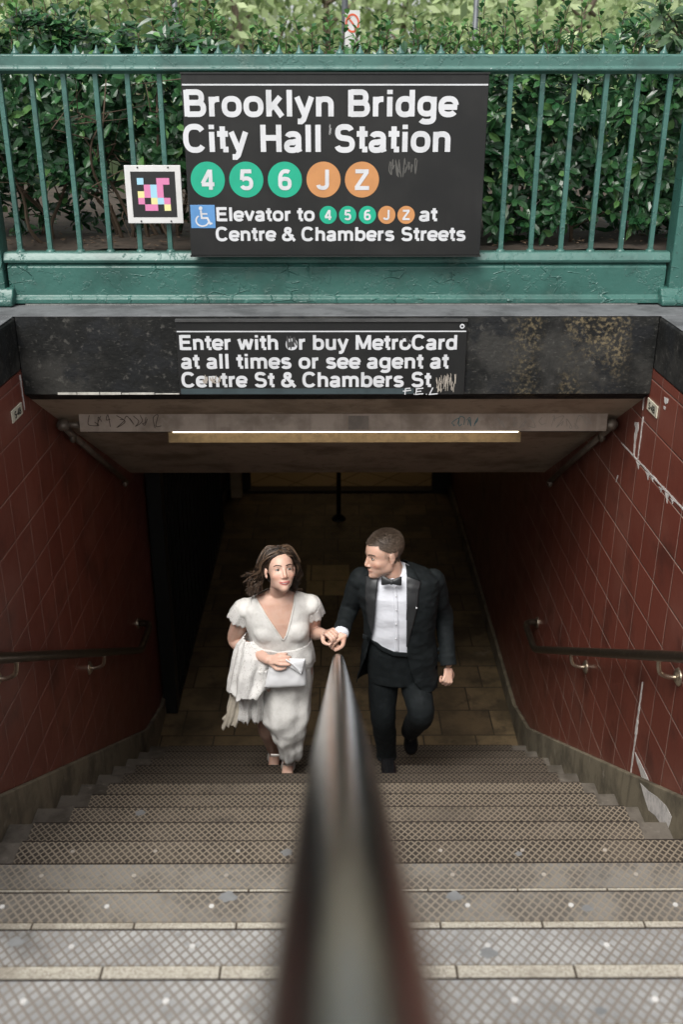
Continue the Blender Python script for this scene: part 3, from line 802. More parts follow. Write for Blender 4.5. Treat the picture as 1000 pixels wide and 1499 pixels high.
def line_px(text, pxl, pxr, pytop, pybase, Y, parent, name='lettering', mat=None, wt=W_):
    l = pt(pxl, pybase, Y); r = pt(pxr, pybase, Y); t_ = pt(pxl, pytop, Y)
    return lettering(text, l.x, l.z, t_.z - l.z, r.x, Y - .0015, wt, name=name, mat=mat or M_let, parent=parent)
l = pt(265, 124, YS); r = pt(715.6, 124, YS)
w = MB(); w.box(sx0 + .003, sx1 - .003, YS - .0014, YS + .001, l.z - .003, l.z + .003); w.build('rule', M_let, sign)
line_px('Brooklyn Bridge', 270, 667.6, 131.5, 170.5, YS, sign)
line_px('City Hall Station', 271.6, 659, 182.6, 222.4, YS, sign)
def bullet(ch, px, py, rpx, mat, capk=.56):
    c = pt(px, py, YS); r = rpx / ppm(c)
    w = MB(); disc(w, c.x, c.z, r, YS - .0012); o = w.build('route_bullet', mat, sign, recalc=False)
    cap = r * 2 * capk
    lettering(ch, 0, c.z - cap / 2, cap, None, YS - .0022, .2, centre=c.x, mat=M_let, parent=o)
for ch, px, m in zip('456JZ', (304, 360.4, 417, 473.7, 530), (M_grn, M_grn, M_grn, M_org, M_org)): bullet(ch, px, 263, 25, m)
for ch, px, m in zip('456JZ', (480.4, 509, 538, 566.3, 594.7), (M_grn, M_grn, M_grn, M_org, M_org)): bullet(ch, px, 314.6, 12.7, m)
line_px('Elevator to', 317, 459.8, 303.5, 323.5, YS, sign)
line_px('at', 615, 639, 303.5, 323.5, YS, sign)
line_px('Centre & Chambers Streets', 317.5, 680.6, 332.5, 352.5, YS, sign)
l = pt(280, 334, YS); r = pt(314, 300, YS)
w = MB(); w.box(l.x, r.x, YS - .0016, YS + .001, l.z, r.z); acc = w.build('access_symbol', M_blue, sign, bevel=.001)
u = (r.x - l.x) / 10; mb = MB()
def ap(x, y): return (l.x + x * u, l.z + y * u * (r.z - l.z) / (r.x - l.x))
disc(mb, *ap(4.2, 8.6), .75 * u, YS - .0022, 20)
scribble(mb, [ap(4.25, 7.7), ap(4.5, 4.4), ap(6.8, 4.4), ap(7.8, 1.9), ap(8.7, 2.2)], .75 * u, YS - .0023)
scribble(mb, [ap(4.4, 6.2), ap(6.8, 6.2)], .6 * u, YS - .0024)
scribble(mb, [ap(4.7 + 2.6 * cos(radians(q)), 3.3 + 2.4 * sin(radians(q))) for q in range(125, 345, 12)], .6 * u, YS - .0025)
mb.build('wheelchair_figure', M_let, acc, recalc=False)
scrawl('scuff', 570, 612, 232, 259, YS - .001, simple('grey_scuff', (0.09, 0.088, 0.08), .6, bump=0), sign, 12, 9, 1.6)
scrawl('scuff', 482, 485, 180, 200, YS - .001, simple('pale_scuff', (0.3, 0.3, 0.3), .6, bump=0), sign, 13, 2, 1.0)

# coloured mosaic plaque
M_frame = simple('white_plaque', (0.62, 0.62, 0.61), 0.5, var=.1, bump=0.05)
YP = 4.455
pq = thing('colour_code_plaque', 'white square plaque with a patchwork of pink, blue and yellow squares on the fence bars', 'plaque', pt(225, 327, YP))
a = pt(182, 242, YP); b = pt(264, 242, YP); c = pt(186, 327, YP)
px0, px1, pz1, pz0 = (a.x + c.x) / 2, (b.x + pt(268, 327, YP).x) / 2, a.z, c.z
w = MB(); w.box(px0, px1, YP, YP + .012, pz0, pz1); w.build('panel', M_frame, pq, bevel=.002)
S_ = (px1 - px0); H_ = pz1 - pz0
w = MB(); w.box(px0 + S_ * .105, px1 - S_ * .105, YP - .0012, YP + .001, pz0 + H_ * .11, pz1 - H_ * .105); w.build('black_field', simple('field_black', (0.015, 0.015, 0.016), .5, bump=0), pq)
cols = {'p': (0.62, 0.20, 0.38), 'c': (0.32, 0.58, 0.72), 'y': (0.70, 0.66, 0.30)}
grid = ['c..pp', '.pcp.', 'ypcp.', 'p.ycp', '.pp.y']
cmats = {k: simple('code_' + n_, v, .5, bump=0, var=.05) for (k, v), n_ in zip(cols.items(), ('pink', 'blue', 'yellow'))}
for j, row in enumerate(grid):
    for i, q in enumerate(row):
        if q == '.': continue
        x0 = px0 + S_ * (.215 + .115 * i); z1 = pz1 - H_ * (.215 + .113 * j); w = MB()
        w.box(x0, x0 + S_ * .1148, YP - .0022, YP - .0008, z1 - H_ * .1125, z1); w.build('coloured_square', cmats[q], pq)
for fx in (.24, .78):
    for fz in (.04, .965):
        w = MB(); w.tube([(px0 + S_ * fx, YP - .003, pz0 + H_ * fz), (px0 + S_ * fx, YP + .002, pz0 + H_ * fz)], .0035, 10); w.build('rivet', M_ink, pq)
w = MB(); w.box(px0 + .03, px1 - .03, YP + .0125, YF - .0105, pz0 + .08, pz1 - .08); w.build('clamp', M_black, pq)

# ---------------------------------------------------------------- entry sign on the header
Y2 = YH - .022
es = thing('entry_sign', 'black entry notice with three lines of white lettering and scrawls on the black beam', 'sign', (0, Y2, pt(470, 578, Y2).z))
a = pt(256, 471, Y2); b = pt(685, 471, Y2); c = pt(258, 578, Y2)
w = MB(); w.box(a.x, b.x, Y2, YH - .002, c.z, a.z); w.build('panel', M_sign, es, bevel=.002)
w = MB(); w.box(a.x, b.x, Y2 - .006, Y2 + .018, a.z, a.z + .010); w.build('edge_trim', simple('grey_trim', (0.12, .12, .12), .4, .6), es)
l = pt(300, 485.3, Y2); w = MB(); w.box(a.x + .004, b.x - .004, Y2 - .0014, Y2 + .001, l.z - .0026, l.z + .0026); w.build('rule', M_let, es)
l = pt(265, 577, Y2); r = pt(606, 568.5, Y2); w = MB(); w.box(l.x, r.x, Y2 - .0006, Y2 + .001, l.z, r.z); w.build('paint_strip', simple('slate_strip', (0.042, 0.062, 0.068), .5, bump=0), es)
line_px('Enter with or buy MetroCard', 263, 668.7, 490.6, 512, Y2, es)
line_px('at all times or see agent at', 266.7, 655.5, 518, 539.5, Y2, es)
line_px('Centre St & Chambers St', 267.6, 630, 545, 566.5, Y2, es)
mb = MB(); c = pt(677, 477.5, Y2); disc(mb, c.x, c.z, .011, Y2 - .0012, 8); mb.build('logo', M_let, es, recalc=False)
mb = MB(); disc(mb, c.x, c.z, .005, Y2 - .002, 6); mb.build('logo_centre', M_sign, es, recalc=False)
mb = MB(); k = 0
def gpx(*q): return [(pt(x, y, Y2).x, pt(x, y, Y2).z) for x, y in q]
for st in ([(590, 572.5), (602, 571)], [(594, 568), (593, 577.5)], [(594, 568.5), (601, 568)], [(606, 577), (607, 576.5)],
           [(610, 569), (609, 577), (620, 576)], [(609, 569), (620, 568)], [(609, 573), (617, 572.5)], [(624, 577), (625, 576.5)], [(634, 567), (629, 577), (641, 576)]):
    scribble(mb, gpx(*st), 1.7 / 330, Y2 - .0026, k); k += 1
mb.build('scrawl', M_let, es, recalc=False)
scrawl('scuff', 638, 668, 547, 575, Y2 - .0012, M_gr, es, 21, 12, .8)
scrawl('scuff', 421, 434, 493, 511, Y2 - .0024, simple('dark_scuff', (.05, .05, .05), .6, bump=0), es, 22, 5, 2.0)
scrawl('scuff', 296, 322, 548, 562, Y2 - .0024, M_gr, es, 23, 6, 1.4)
scrawl('scuff', 588, 602, 492, 505, Y2 - .0024, simple('black_scuff', (.02, .02, .02), .6, bump=0), es, 24, 3, 2.2)

# white stains on the right wall
M_stain = simple('lime_stain', (0.64, 0.61, 0.58), 0.8, var=.35, vscale=40)
def wall_patch(name, poly, wall, sg=1, off=.002):
    ps = [ptx(x, y, sg * (XW - off)) for x, y in poly]; mb = MB()
    n = len(ps); q = [p + Vector((sg * (off - .0004), 0, 0)) for p in ps]
    mb.add(ps + q, [tuple(range(n)), tuple(range(2 * n - 1, n - 1, -1))] + [(i, (i + 1) % n, (i + 1) % n + n, i + n) for i in range(n)])
    return mb.build(name, M_stain, wall)
def ragged(p0, p1, w0, w1, n, seed):
    random.seed(seed); p0 = Vector((*p0, 0)); p1 = Vector((*p1, 0)); d = (p1 - p0).normalized(); nn = Vector((-d.y, d.x, 0))
    a = [p0.lerp(p1, i / n) + nn * (w0 + (w1 - w0) * i / n) * random.uniform(.35, 1.1) for i in range(n + 1)]
    b = [p0.lerp(p1, i / n) - nn * (w0 + (w1 - w0) * i / n) * random.uniform(.35, 1.1) for i in range(n + 1)]
    return [(p.x, p.y) for p in a + b[::-1]]
wall_patch('grout_stain', ragged((910, 648), (1003, 748), 1.2, 1.6, 26, 1), wall_r)
for (x, y, l_) in ((935, 675, 9), (949, 690, 10), (977, 720, 14), (956, 697, 6), (968, 712, 6), (985, 729, 6)):
    wall_patch('drip_stain', [(x - 3.5, y), (x + 3.5, y + 5), (x + 1.2, y + l_ * .7), (x, y + l_ + 3), (x - 1.5, y + l_ * .5)], wall_r)
wall_patch('drip_stain', ragged((933, 618), (928, 668), 3.2, 1.0, 12, 2), wall_r)
wall_patch('drip_stain', ragged((942, 610), (934, 672), 1.0, .6, 12, 5), wall_r)
wall_patch('drip_stain', ragged((941, 998), (931, 1075), .9, 2.0, 14, 3), wall_r)
wall_patch('drip_stain', ragged((931, 1075), (922, 1145), 1.4, .8, 14, 4), wall_r)
wall_patch('paint_spill', [(930, 1101), (936, 1112), (944, 1128), (952, 1146), (962, 1166), (972, 1176), (958, 1172), (944, 1160), (938, 1152), (940, 1140), (937, 1128), (933, 1116)], wall_r)
wall_patch('paint_spill', [(938, 1146), (950, 1158), (962, 1166), (976, 1180), (984, 1196), (978, 1216), (968, 1206), (960, 1194), (950, 1186), (944, 1168)], wall_r, 1, .0310)
wall_patch('paint_chip', [(973, 581), (979, 584), (978, 590), (975, 592), (973, 588)], wall_r)
wall_patch('paint_chip', [(972, 594), (975, 596), (974, 600), (972, 598)], wall_r)
wall_patch('grout_stain', ragged((947, 545), (941, 600), .9, .7, 10, 6), wall_r)
wall_patch('grout_stain', ragged((905, 696), (902, 706), 1.2, .4, 6, 7), wall_r)
wall_patch('grout_stain', ragged((29, 549), (36, 600), 1.3, .5, 10, 8), wall_l, -1)

# folded metal gate on the left, post at the far end
gate = thing('folding_gate', 'dark folded metal gate against the left wall at the foot of the stairs', 'gate', (-1.3, 8.2, 0))
w = MB(); w.box(-1.375, -1.27, 6.55, 6.68, .01, HC - HL - .002); w.build('post', M_black, gate, bevel=.004)
for i in range(17):
    y = 6.85 + i * .205; w = MB(); w.box(-1.318, -1.282, y - .016, y + .016, .05, HC - HL - .05); w.build('bar', M_black, gate)
w = MB(); w.box(-1.325, -1.275, 6.682, 10.25, .02, .049); w.build('bottom_rail', M_black, gate)
w = MB(); w.box(-1.325, -1.275, 6.682, 10.25, HC - HL - .049, HC - HL - .01); w.build('top_rail', M_black, gate)
post = thing('stanchion', 'thin dark post with a round foot on the paving before the lit doorway', 'post', (0, 10.45, 0))
w = MB(); w.tube([(0.012, 10.45, .004), (0.012, 10.45, HC - HL - .002)], .026, 16); w.build('pole', M_black, post, smooth=True)
w = MB(); w.tube([(0.012, 10.45, .001), (0.012, 10.45, .015), (.012, 10.45, .06)], [.085, .08, .032], 20); w.build('foot', M_black, post)
lamp2 = thing('ceiling_lamp', 'warm ceiling lamp in the passage behind the lit doorway', 'lamp', (0, 13.2, HC - HL + .2))
w = MB(); w.box(-.9, .9, 13.0, 13.3, HC - HL + .20, HC - HL + .249); w.build('case', M_dark, lamp2)
w = MB(); w.box(-.85, .85, 13.03, 13.27, HC - HL + .185, HC - HL + .199); w.build('diffuser', emit('warm_tube', (1.0, 0.70, 0.36), 1.6), lamp2)

# ---------------------------------------------------------------- hedge, plants, trees
def leaf(mb, p, d, n, L, wd, mi, curl=.15):
    d = d.normalized(); s = d.cross(n)
    if s.length < 1e-4: s = d.orthogonal()
    s.normalize(); n = s.cross(d)
    P = lambda t, x, h: p + d * (L * t) + s * (wd * x) + n * (L * h)
    v = [P(0, 0, 0), P(.35, -.36, .06), P(.38, 0, -.01), P(.35, .36, .06), P(.72, -.46, .04 - curl * .3), P(.75, 0, -.03 - curl * .3), P(.72, .46, .04 - curl * .3), P(1, 0, -curl)]
    mb.add(v, [(0, 2, 1), (0, 3, 2), (1, 2, 5, 4), (2, 3, 6, 5), (4, 5, 7), (5, 6, 7)], mi)
def rv(): 
    while True:
        v = Vector((random.uniform(-1, 1), random.uniform(-1, 1), random.uniform(-1, 1)))
        if .05 < v.length < 1: return v.normalized()
def rosette(mb, p, axis, n, L, mi_pick, spread=1.0):
    axis = axis.normalized(); a = axis.orthogonal().normalized(); b = axis.cross(a); ph = random.random() * 6.28
    for i in range(n):
        t = ph + i * 2.4; out = a * cos(t) + b * sin(t)
        d = out * spread * random.uniform(.7, 1.2) + axis * random.uniform(.15, .7)
        leaf(mb, p + axis * random.uniform(-.03, .01), d, axis + out * -.3 + rv() * .25, L * random.choice((.62, .8, .95, 1.1, 1.35)), L * random.uniform(.42, .58), mi_pick(), random.uniform(.05, .3))
LM = [leaf_mat('dark_leaf', (0.016, 0.060, 0.022), .27, .15), leaf_mat('mid_leaf', (0.034, 0.105, 0.036), .27, .2), leaf_mat('young_leaf', (0.11, 0.25, 0.07), .4, .3)]
M_twig = simple('brown_twig', (0.10, 0.07, 0.045), 0.85)
random.seed(11)
hedge = thing('hedge', 'dense dark green hedge of glossy leaves with upright shoots behind the green fence', 'hedge', (0, 5.3, HC - .65))
mb = MB(); st = MB()
pick = lambda: random.choices((0, 1, 2), (5, 4, .6))[0]
for i in range(4000):
    x = random.uniform(-2.6, 2.6); y = 4.72 + abs(random.gauss(0, .33)) ; zt = random.random()
    ztop = HC + .15 + .17 * min(1, max(0, (abs(x - .3) - .75) / .35)) + .06 * noise.noise(Vector((x * 1.7, y * 1.5, 1.0)))
    bot = HC - .40 + .14 * noise.noise(Vector((x * 1.3, 2.0, y))) if x < .2 else HC - .58 + .1 * noise.noise(Vector((x * 2, 2.0, y)))
    if y > 5.0: bot = HC - .66 + .05 * random.random()
    z = bot + (ztop - bot) * zt
    front = 4.74 + .10 * noise.noise(Vector((x * 2.2, z * 2.2, 5.0))) + max(0, (z - HC + .1)) * .25
    y = max(y, front)
    if y > 5.9: continue
    if noise.noise(Vector((x * 2.6, y * 2.6, z * 2.6))) < -.14 and y < 5.05: continue
    ax = Vector((random.uniform(-.6, .6), -1.0 if y < 5.0 else random.uniform(-1, .4), random.uniform(-.1, 1.0)))
    if z > ztop - .12: ax.z += 1.2
    rosette(mb, Vector((x, y, z)), ax, random.randint(5, 7), .066, pick)
for i in range(270):                                     # upright shoots along the top
    x = random.uniform(-2.4, 2.4); y = random.uniform(4.85, 5.7)
    dens = .5 + .5 * noise.noise(Vector((x * 1.1, 7.7, 0)))
    hgt = random.uniform(.10, .30) * (1.25 if x < -.6 else (.85 if x < .7 else 1.1))
    z0 = HC + .12; p = Vector((x, y, z0)); d = Vector((random.uniform(-.28, .28), random.uniform(-.2, .2), 1)).normalized()
    pts = [p, p + d * hgt * .5, p + d * hgt + Vector((random.uniform(-.02, .02), 0, 0))]
    st.tube(pts, [.0035, .003, .0015], 5)
    n = int(hgt / .021) + 4
    for k in range(n):
        f_ = k / n; q = p + d * hgt * f_; t = k * 2.4
        out = Vector((cos(t), sin(t), random.uniform(.5, 1.1)))
        leaf(mb, q, out, Vector((0, 0, 1)) + out * -.2, random.uniform(.044, .066) * (1 - .3 * f_), random.uniform(.026, .036), random.choices((1, 2), (1, 1.3))[0], .12)
mb.build('foliage', LM, hedge, recalc=False)
for i in range(60):
    x = random.uniform(-2.3, 2.3); y = random.uniform(4.9, 5.6); p = Vector((x, y, HC - .70)); pts = [p]
    for k in range(5): p = p + Vector((random.uniform(-.08, .08), random.uniform(-.08, .06), random.uniform(.10, .19))); pts.append(p)
    st.tube(arc_pts(pts, 3), [.011 - .0085 * j / 15 for j in range(16)], 6)
    for k in range(3):
        q = pts[random.randint(1, 4)]; st.tube([q, q + Vector((random.uniform(-.15, .15), random.uniform(-.2, .05), random.uniform(.0, .16))), q + Vector((random.uniform(-.25, .25), random.uniform(-.3, .0), random.uniform(.05, .22)))], [.004, .003, .0012], 5)
for i in range(26):                                      # dry twigs low on the left
    p = Vector((random.gauss(-.78, .10), random.uniform(4.72, 4.85), HC - .45 + random.uniform(-.1, .1)))
    st.tube([p, p + rv() * .06, p + rv() * .13], [.0028, .002, .001], 4)
st.build('stems', M_twig, hedge)
lit = MB()                                               # fallen leaves on the soil
for i in range(260):
    x = random.uniform(-1.8, 1.8); y = random.uniform(4.62, 5.2); leaf(lit, Vector((x, y, HC - .637 + .02 * noise.noise(Vector((x * 2.5, y * 2.5, 0))))), Vector((random.uniform(-1, 1), random.uniform(-1, 1), .1)), Vector((0, 0, 1)), random.uniform(.02, .045), .016, 0, .1)
tag(lit.build('leaf_litter', simple('dry_leaf', (0.13, 0.085, 0.05), .8, bump=0), recalc=False), 'dry fallen leaves scattered on the soil behind the fence', 'leaf litter', kind='stuff')
big = thing('broad_leaved_shrub', 'shrub with large pale leaves at the right end of the hedge', 'shrub', (2.0, 5.0, HC - .65))
mb = MB(); st = MB(); random.seed(4)
for i in range(60):
    p = pt(random.uniform(950, 1075), random.uniform(8, 150), random.uniform(4.75, 5.3))
    if i % 3 == 0: st.tube([Vector((1.98, 5.1, HC - .66)), Vector((1.95, 5.08, HC - .1)).lerp(p, .4), p], [.012, .008, .003], 6)
    for k in range(4): leaf(mb, p, Vector((random.uniform(-1, .6), random.uniform(-1, .3), random.uniform(-.5, .7))), Vector((0, -.3, 1)) + rv() * .4, random.uniform(.09, .14), random.uniform(.035, .05), random.choice((0, 1)), .25)
mb.build('foliage', [leaf_mat('pale_leaf', (0.10, 0.17, 0.085), .4, .3), leaf_mat('grey_green_leaf', (0.065, 0.12, 0.06), .4, .3)], big, recalc=False)
st.build('stems', M_twig, big)

BM = [leaf_mat('tree_leaf_light', (0.52, 0.61, 0.35), .6, .5), leaf_mat('tree_leaf_mid', (0.40, 0.50, 0.25), .6, .5), leaf_mat('tree_leaf_dark', (0.20, 0.28, 0.13), .6, .45)]
M_bark = simple('tree_bark', (0.17, 0.13, 0.10), .9, var=.4, vscale=5, bump=.8, bscale=14)
def tree(x, y, hgt, spread, low, label, seed, weights=(3, 3, 1), lean=0.0, nleaf=4600, tr=.10):
    random.seed(seed); t = thing('park_tree', label, 'tree', (x, y, HS), 'blurred park trees behind the hedge')
    tk = MB(); top = Vector((x + lean * hgt, y, HS + hgt * .8))
    base = Vector((x, y, HS)); mid = base.lerp(top, .4) + Vector((random.uniform(-.2, .2), 0, 0))
    tp = arc_pts([base, mid, top], 5)
    tk.tube(tp, [tr * (1.25 - .95 * i / (len(tp) - 1)) for i in range(len(tp))], 10)
    cl_ = []
    for i in range(16):
        f_ = random.uniform(.12, .95); s_ = base.lerp(top, f_); a = random.random() * 6.28
        e = s_ + Vector((cos(a), sin(a), random.uniform(.05, .6))) * spread * random.uniform(.5, 1.0)
        e.z = max(e.z, HS + low)
        tk.tube(arc_pts([s_, s_.lerp(e, .5) + Vector((0, 0, .15)), e], 4), [tr * .38 * (1 - .09 * j) for j in range(9)], 6)
        cl_ += [e, s_.lerp(e, .65)]
    tk.build('trunk', M_bark, t, smooth=True)
    mb = MB()
    for i in range(nleaf):
        c = random.choice(cl_); p = c + Vector((random.gauss(0, .5), random.gauss(0, .5), random.gauss(0, .38))) * spread * .36
        if p.z < HS + low * .7: continue
        d = rv(); L = random.uniform(.10, .2) * (.7 + y / 40)
        s_ = d.orthogonal().normalized(); nn = d.cross(s_)
        mb.add([p, p + d * L * .5 + s_ * L * .3, p + d * L, p + d * L * .5 - s_ * L * .3], [(0, 1, 2, 3)], random.choices((0, 1, 2), weights)[0])
    mb.build('crown', BM, t, recalc=False)
tree(-5.2, 13.5, 3.7, 2.6, .45, 'blurred light green tree far left behind the hedge', 1)
tree(-1.6, 16.0, 4.1, 2.8, .45, 'blurred yellow green tree behind the hedge above the station sign', 2, (4, 2, .6))
tree(2.05, 12.0, 4.4, 2.3, .45, 'leaning tree with a bare slanting trunk right of the small prohibition sign', 3, (4, 3, 1), .34, 2500, .06)
tree(5.0, 15.0, 4.1, 2.8, .45, 'blurred mid green tree at the right behind the hedge', 4, (2, 4, 1.5))
tree(8.4, 18.0, 4.8, 3.2, .45, 'blurred dark tree far right behind the hedge', 5, (2, 3, 3))
tree(-8.6, 19.0, 4.8, 3.2, .45, 'blurred tree at the far left edge behind the hedge', 6, (2, 3, 2))
tree(1.4, 22.0, 4.8, 3.4, .45, 'distant pale tree in the middle of the park', 7, (4, 2, 1))
tree(-4.5, 25.0, 5.4, 3.6, .45, 'distant pale tree left of the middle of the park', 8, (4, 3, 1))
tree(6.6, 27.0, 5.4, 3.8, .45, 'distant tree right of the middle of the park', 9, (3, 3, 1))
tree(-0.2, 18.5, 3.8, 2.8, .45, 'blurred low tree right behind the small prohibition sign', 10, (4, 2, .6))
tree(-8.0, 14.5, 4.0, 2.6, .45, 'blurred bushy tree behind the left end of the hedge', 11, (3, 3, 1))
tree(4.0, 20.0, 4.2, 3.2, .45, 'blurred pale tree behind the right lamp post', 12, (4, 3, .6))
M_pole = simple('grey_pole_paint', (0.11, 0.12, 0.13), .5, .3)
for px, Y, label in ((256, 9.0, 'thin grey lamp post behind the hedge above the left of the station sign'), (697, 9.5, 'thin grey lamp post behind the hedge near the leaning tree')):
    b = pt(px, 20, Y); t = thing('lamp_post', label, 'lamp post', (b.x, Y, HS))
    w = MB(); w.tube([(b.x, Y, HS), (b.x, Y, HS + .25), (b.x, Y, HS + .3), (b.x, Y, HS + 4.2)], [.06, .06, .024, .022], 14); w.build('pole', M_pole, t, smooth=True)
    w = MB(); w.tube([(b.x, Y, HS + 4.2), (b.x, Y, HS + 4.25), (b.x, Y, HS + 4.55), (b.x, Y, HS + 4.65)], [.06, .11, .16, .05], 14); w.build('lantern', simple('lantern_glass', (.6, .6, .55), .3), t, smooth=True)
b = pt(513, 20, 7.0); ps = thing('prohibition_sign', 'small white sign with a red ring on a dark post behind the hedge', 'sign', (b.x, 7.0, HS))
w = MB(); w.tube([(b.x - .035, 7.03, HS), (b.x - .035, 7.03, HS + 2.6)], .02, 12); w.build('post', M_pole, ps)
c = pt(516, 44, 7.0); sw, sh = 11 / ppm(c), 26 / ppm(c)
w = MB(); w.box(c.x - sw, c.x + sw, 7.0, 7.006, c.z - sh, c.z + sh); w.build('panel', simple('sign_white', (.6, .6, .58), .5, bump=0), ps)
mb = MB(); R_ = sw * .82; cz = c.z + sh * .35
scribble(mb, [(c.x + R_ * cos(radians(q)), cz + R_ * 1.25 * sin(radians(q))) for q in range(0, 361, 15)], R_ * .3, 6.998); scribble(mb, [(c.x - R_ * .65, cz + R_ * .8), (c.x + R_ * .65, cz - R_ * .8)], R_ * .28, 6.9978, 3)
mb.build('red_ring', simple('sign_red', (.62, .10, .04), .5, bump=0), ps, recalc=False)
# ---------------------------------------------------------------- people
def remesh(mb, voxel=0.0045, smooth=3, name='tmp'):
    me = mb.mesh(name); o = bpy.data.objects.new(name, me); COL.objects.link(o)
    r = o.modifiers.new('r', 'REMESH'); r.mode = 'VOXEL'; r.voxel_size = voxel; r.use_smooth_shade = True
    if smooth:
        s = o.modifiers.new('s', 'SMOOTH'); s.iterations = smooth; s.factor = 0.5
    dg = bpy.context.evaluated_depsgraph_get(); dg.update()
    out = bpy.data.meshes.new_from_object(o.evaluated_get(dg))
    bpy.data.objects.remove(o); bpy.data.meshes.remove(me)
    return out
def bvh(me): return BVHTree.FromPolygons([v.co for v in me.vertices], [tuple(p.vertices) for p in me.polygons])
def inpoly(x, y, P):
    c = False; n = len(P)
    for i in range(n):
        x1, y1 = P[i]; x2, y2 = P[i - 1]
        if (y1 > y) != (y2 > y) and x < (x2 - x1) * (y - y1) / (y2 - y1) + x1: c = not c
    return c
def cut(me, test):
    bm = bmesh.new(); bm.from_mesh(me); bm.normal_update()
    dead = [f for f in bm.faces if test(f.calc_center_median(), f.normal)]
    bmesh.ops.delete(bm, geom=dead, context='FACES')
    bm.to_mesh(me); bm.free(); return me
def wrinkle(me, amp, scale, seed=0, stretch=(1, 1, 1), amp2=0, scale2=0):
    for v, n in [(v, v.normal.copy()) for v in me.vertices]:
        q = Vector((v.co.x * stretch[0], v.co.y * stretch[1], v.co.z * stretch[2]))
        d = amp * noise.noise(q * scale + Vector((seed, 0, 0)))
        if amp2: d += amp2 * noise.noise(q * scale2 + Vector((0, seed, 0)))
        v.co += n * d
    me.update(); return me
def solid(o, th, off=-1):
    m = o.modifiers.new('solid', 'SOLIDIFY'); m.thickness = th; m.offset = off; return o
def facing(c, n): return (CAM - c).dot(n) > 0
def ring_loft(mb, rows, inflate=0.0, n=40, power=2.3, tilt=0.0):
    """rows: (py, left px, right px, depth Y, half depth): a closed trunk through those silhouettes"""
    rings = []
    for (py, L, R, Y, b) in rows:
        c = pt((L + R) / 2, py, Y); a = (R - L) / 2 / ppm(c) + inflate; b_ = b + inflate; rg = []
        for k in range(n):
            t = 2 * pi * k / n; ct, st_ = cos(t), sin(t)
            x = a * math.copysign(abs(ct) ** (2 / power), ct); y = b_ * math.copysign(abs(st_) ** (2 / power), st_)
            rg.append(c + Vector((x, y * cos(tilt), y * sin(tilt))))
        rings.append(rg)
    if inflate:
        for rg, s in ((rings[0], 1), (rings[-1], -1)):
            for p in rg: p.z += s * inflate * .5
    mb.rings(rings)
def limb(mb, pts, inflate=0.0, n=18, ends=True, ref=None):
    """pts: (point, radius) chain with rounded ends"""
    P = [Vector(p) for p, r in pts]; R = [r for p, r in pts]
    add = lambda r: tuple(q + inflate for q in r) if isinstance(r, tuple) else r + inflate
    R = [add(r) for r in R]; m = lambda r: min(r) if isinstance(r, tuple) else r
    sc = lambda r, k: tuple(q * k for q in r) if isinstance(r, tuple) else r * k
    if ends:
        d0 = (P[0] - P[1]).normalized(); d1 = (P[-1] - P[-2]).normalized(); r0, r1 = R[0], R[-1]; p0, p1 = P[0], P[-1]
        for k in (.5, .85, .98): P.insert(0, p0 + d0 * m(r0) * k); R.insert(0, sc(r0, sqrt(1 - k * k)))
        for k in (.5, .85, .98): P.append(p1 + d1 * m(r1) * k); R.append(sc(r1, sqrt(1 - k * k)))
    mb.tube(P, R, n, ref=ref)
def smooth_chain(keys, n=6):
    P = arc_pts([k[0] for k in keys], n); out = []
    for i, p in enumerate(P):
        f = min(i / n, len(keys) - 1 - 1e-6); a = int(f); t = f - a; r0, r1 = keys[a][1], keys[a + 1][1]
        if isinstance(r0, tuple): r = tuple(u + (v - u) * t for u, v in zip(r0, r1))
        else: r = r0 + (r1 - r0) * t
        out.append((p, r))
    return out
def basis(fwd, roll=0.0):
    y = Vector(fwd).normalized(); x = y.cross(Vector((0, 0, 1))).normalized(); z = x.cross(y)
    M3 = Matrix((x, y, z)).transposed()
    return M3 @ Matrix.Rotation(radians(roll), 3, 'Y')
def add_mesh(mb, me):
    mb.add([v.co.copy() for v in me.vertices], [tuple(p.vertices) for p in me.polygons])
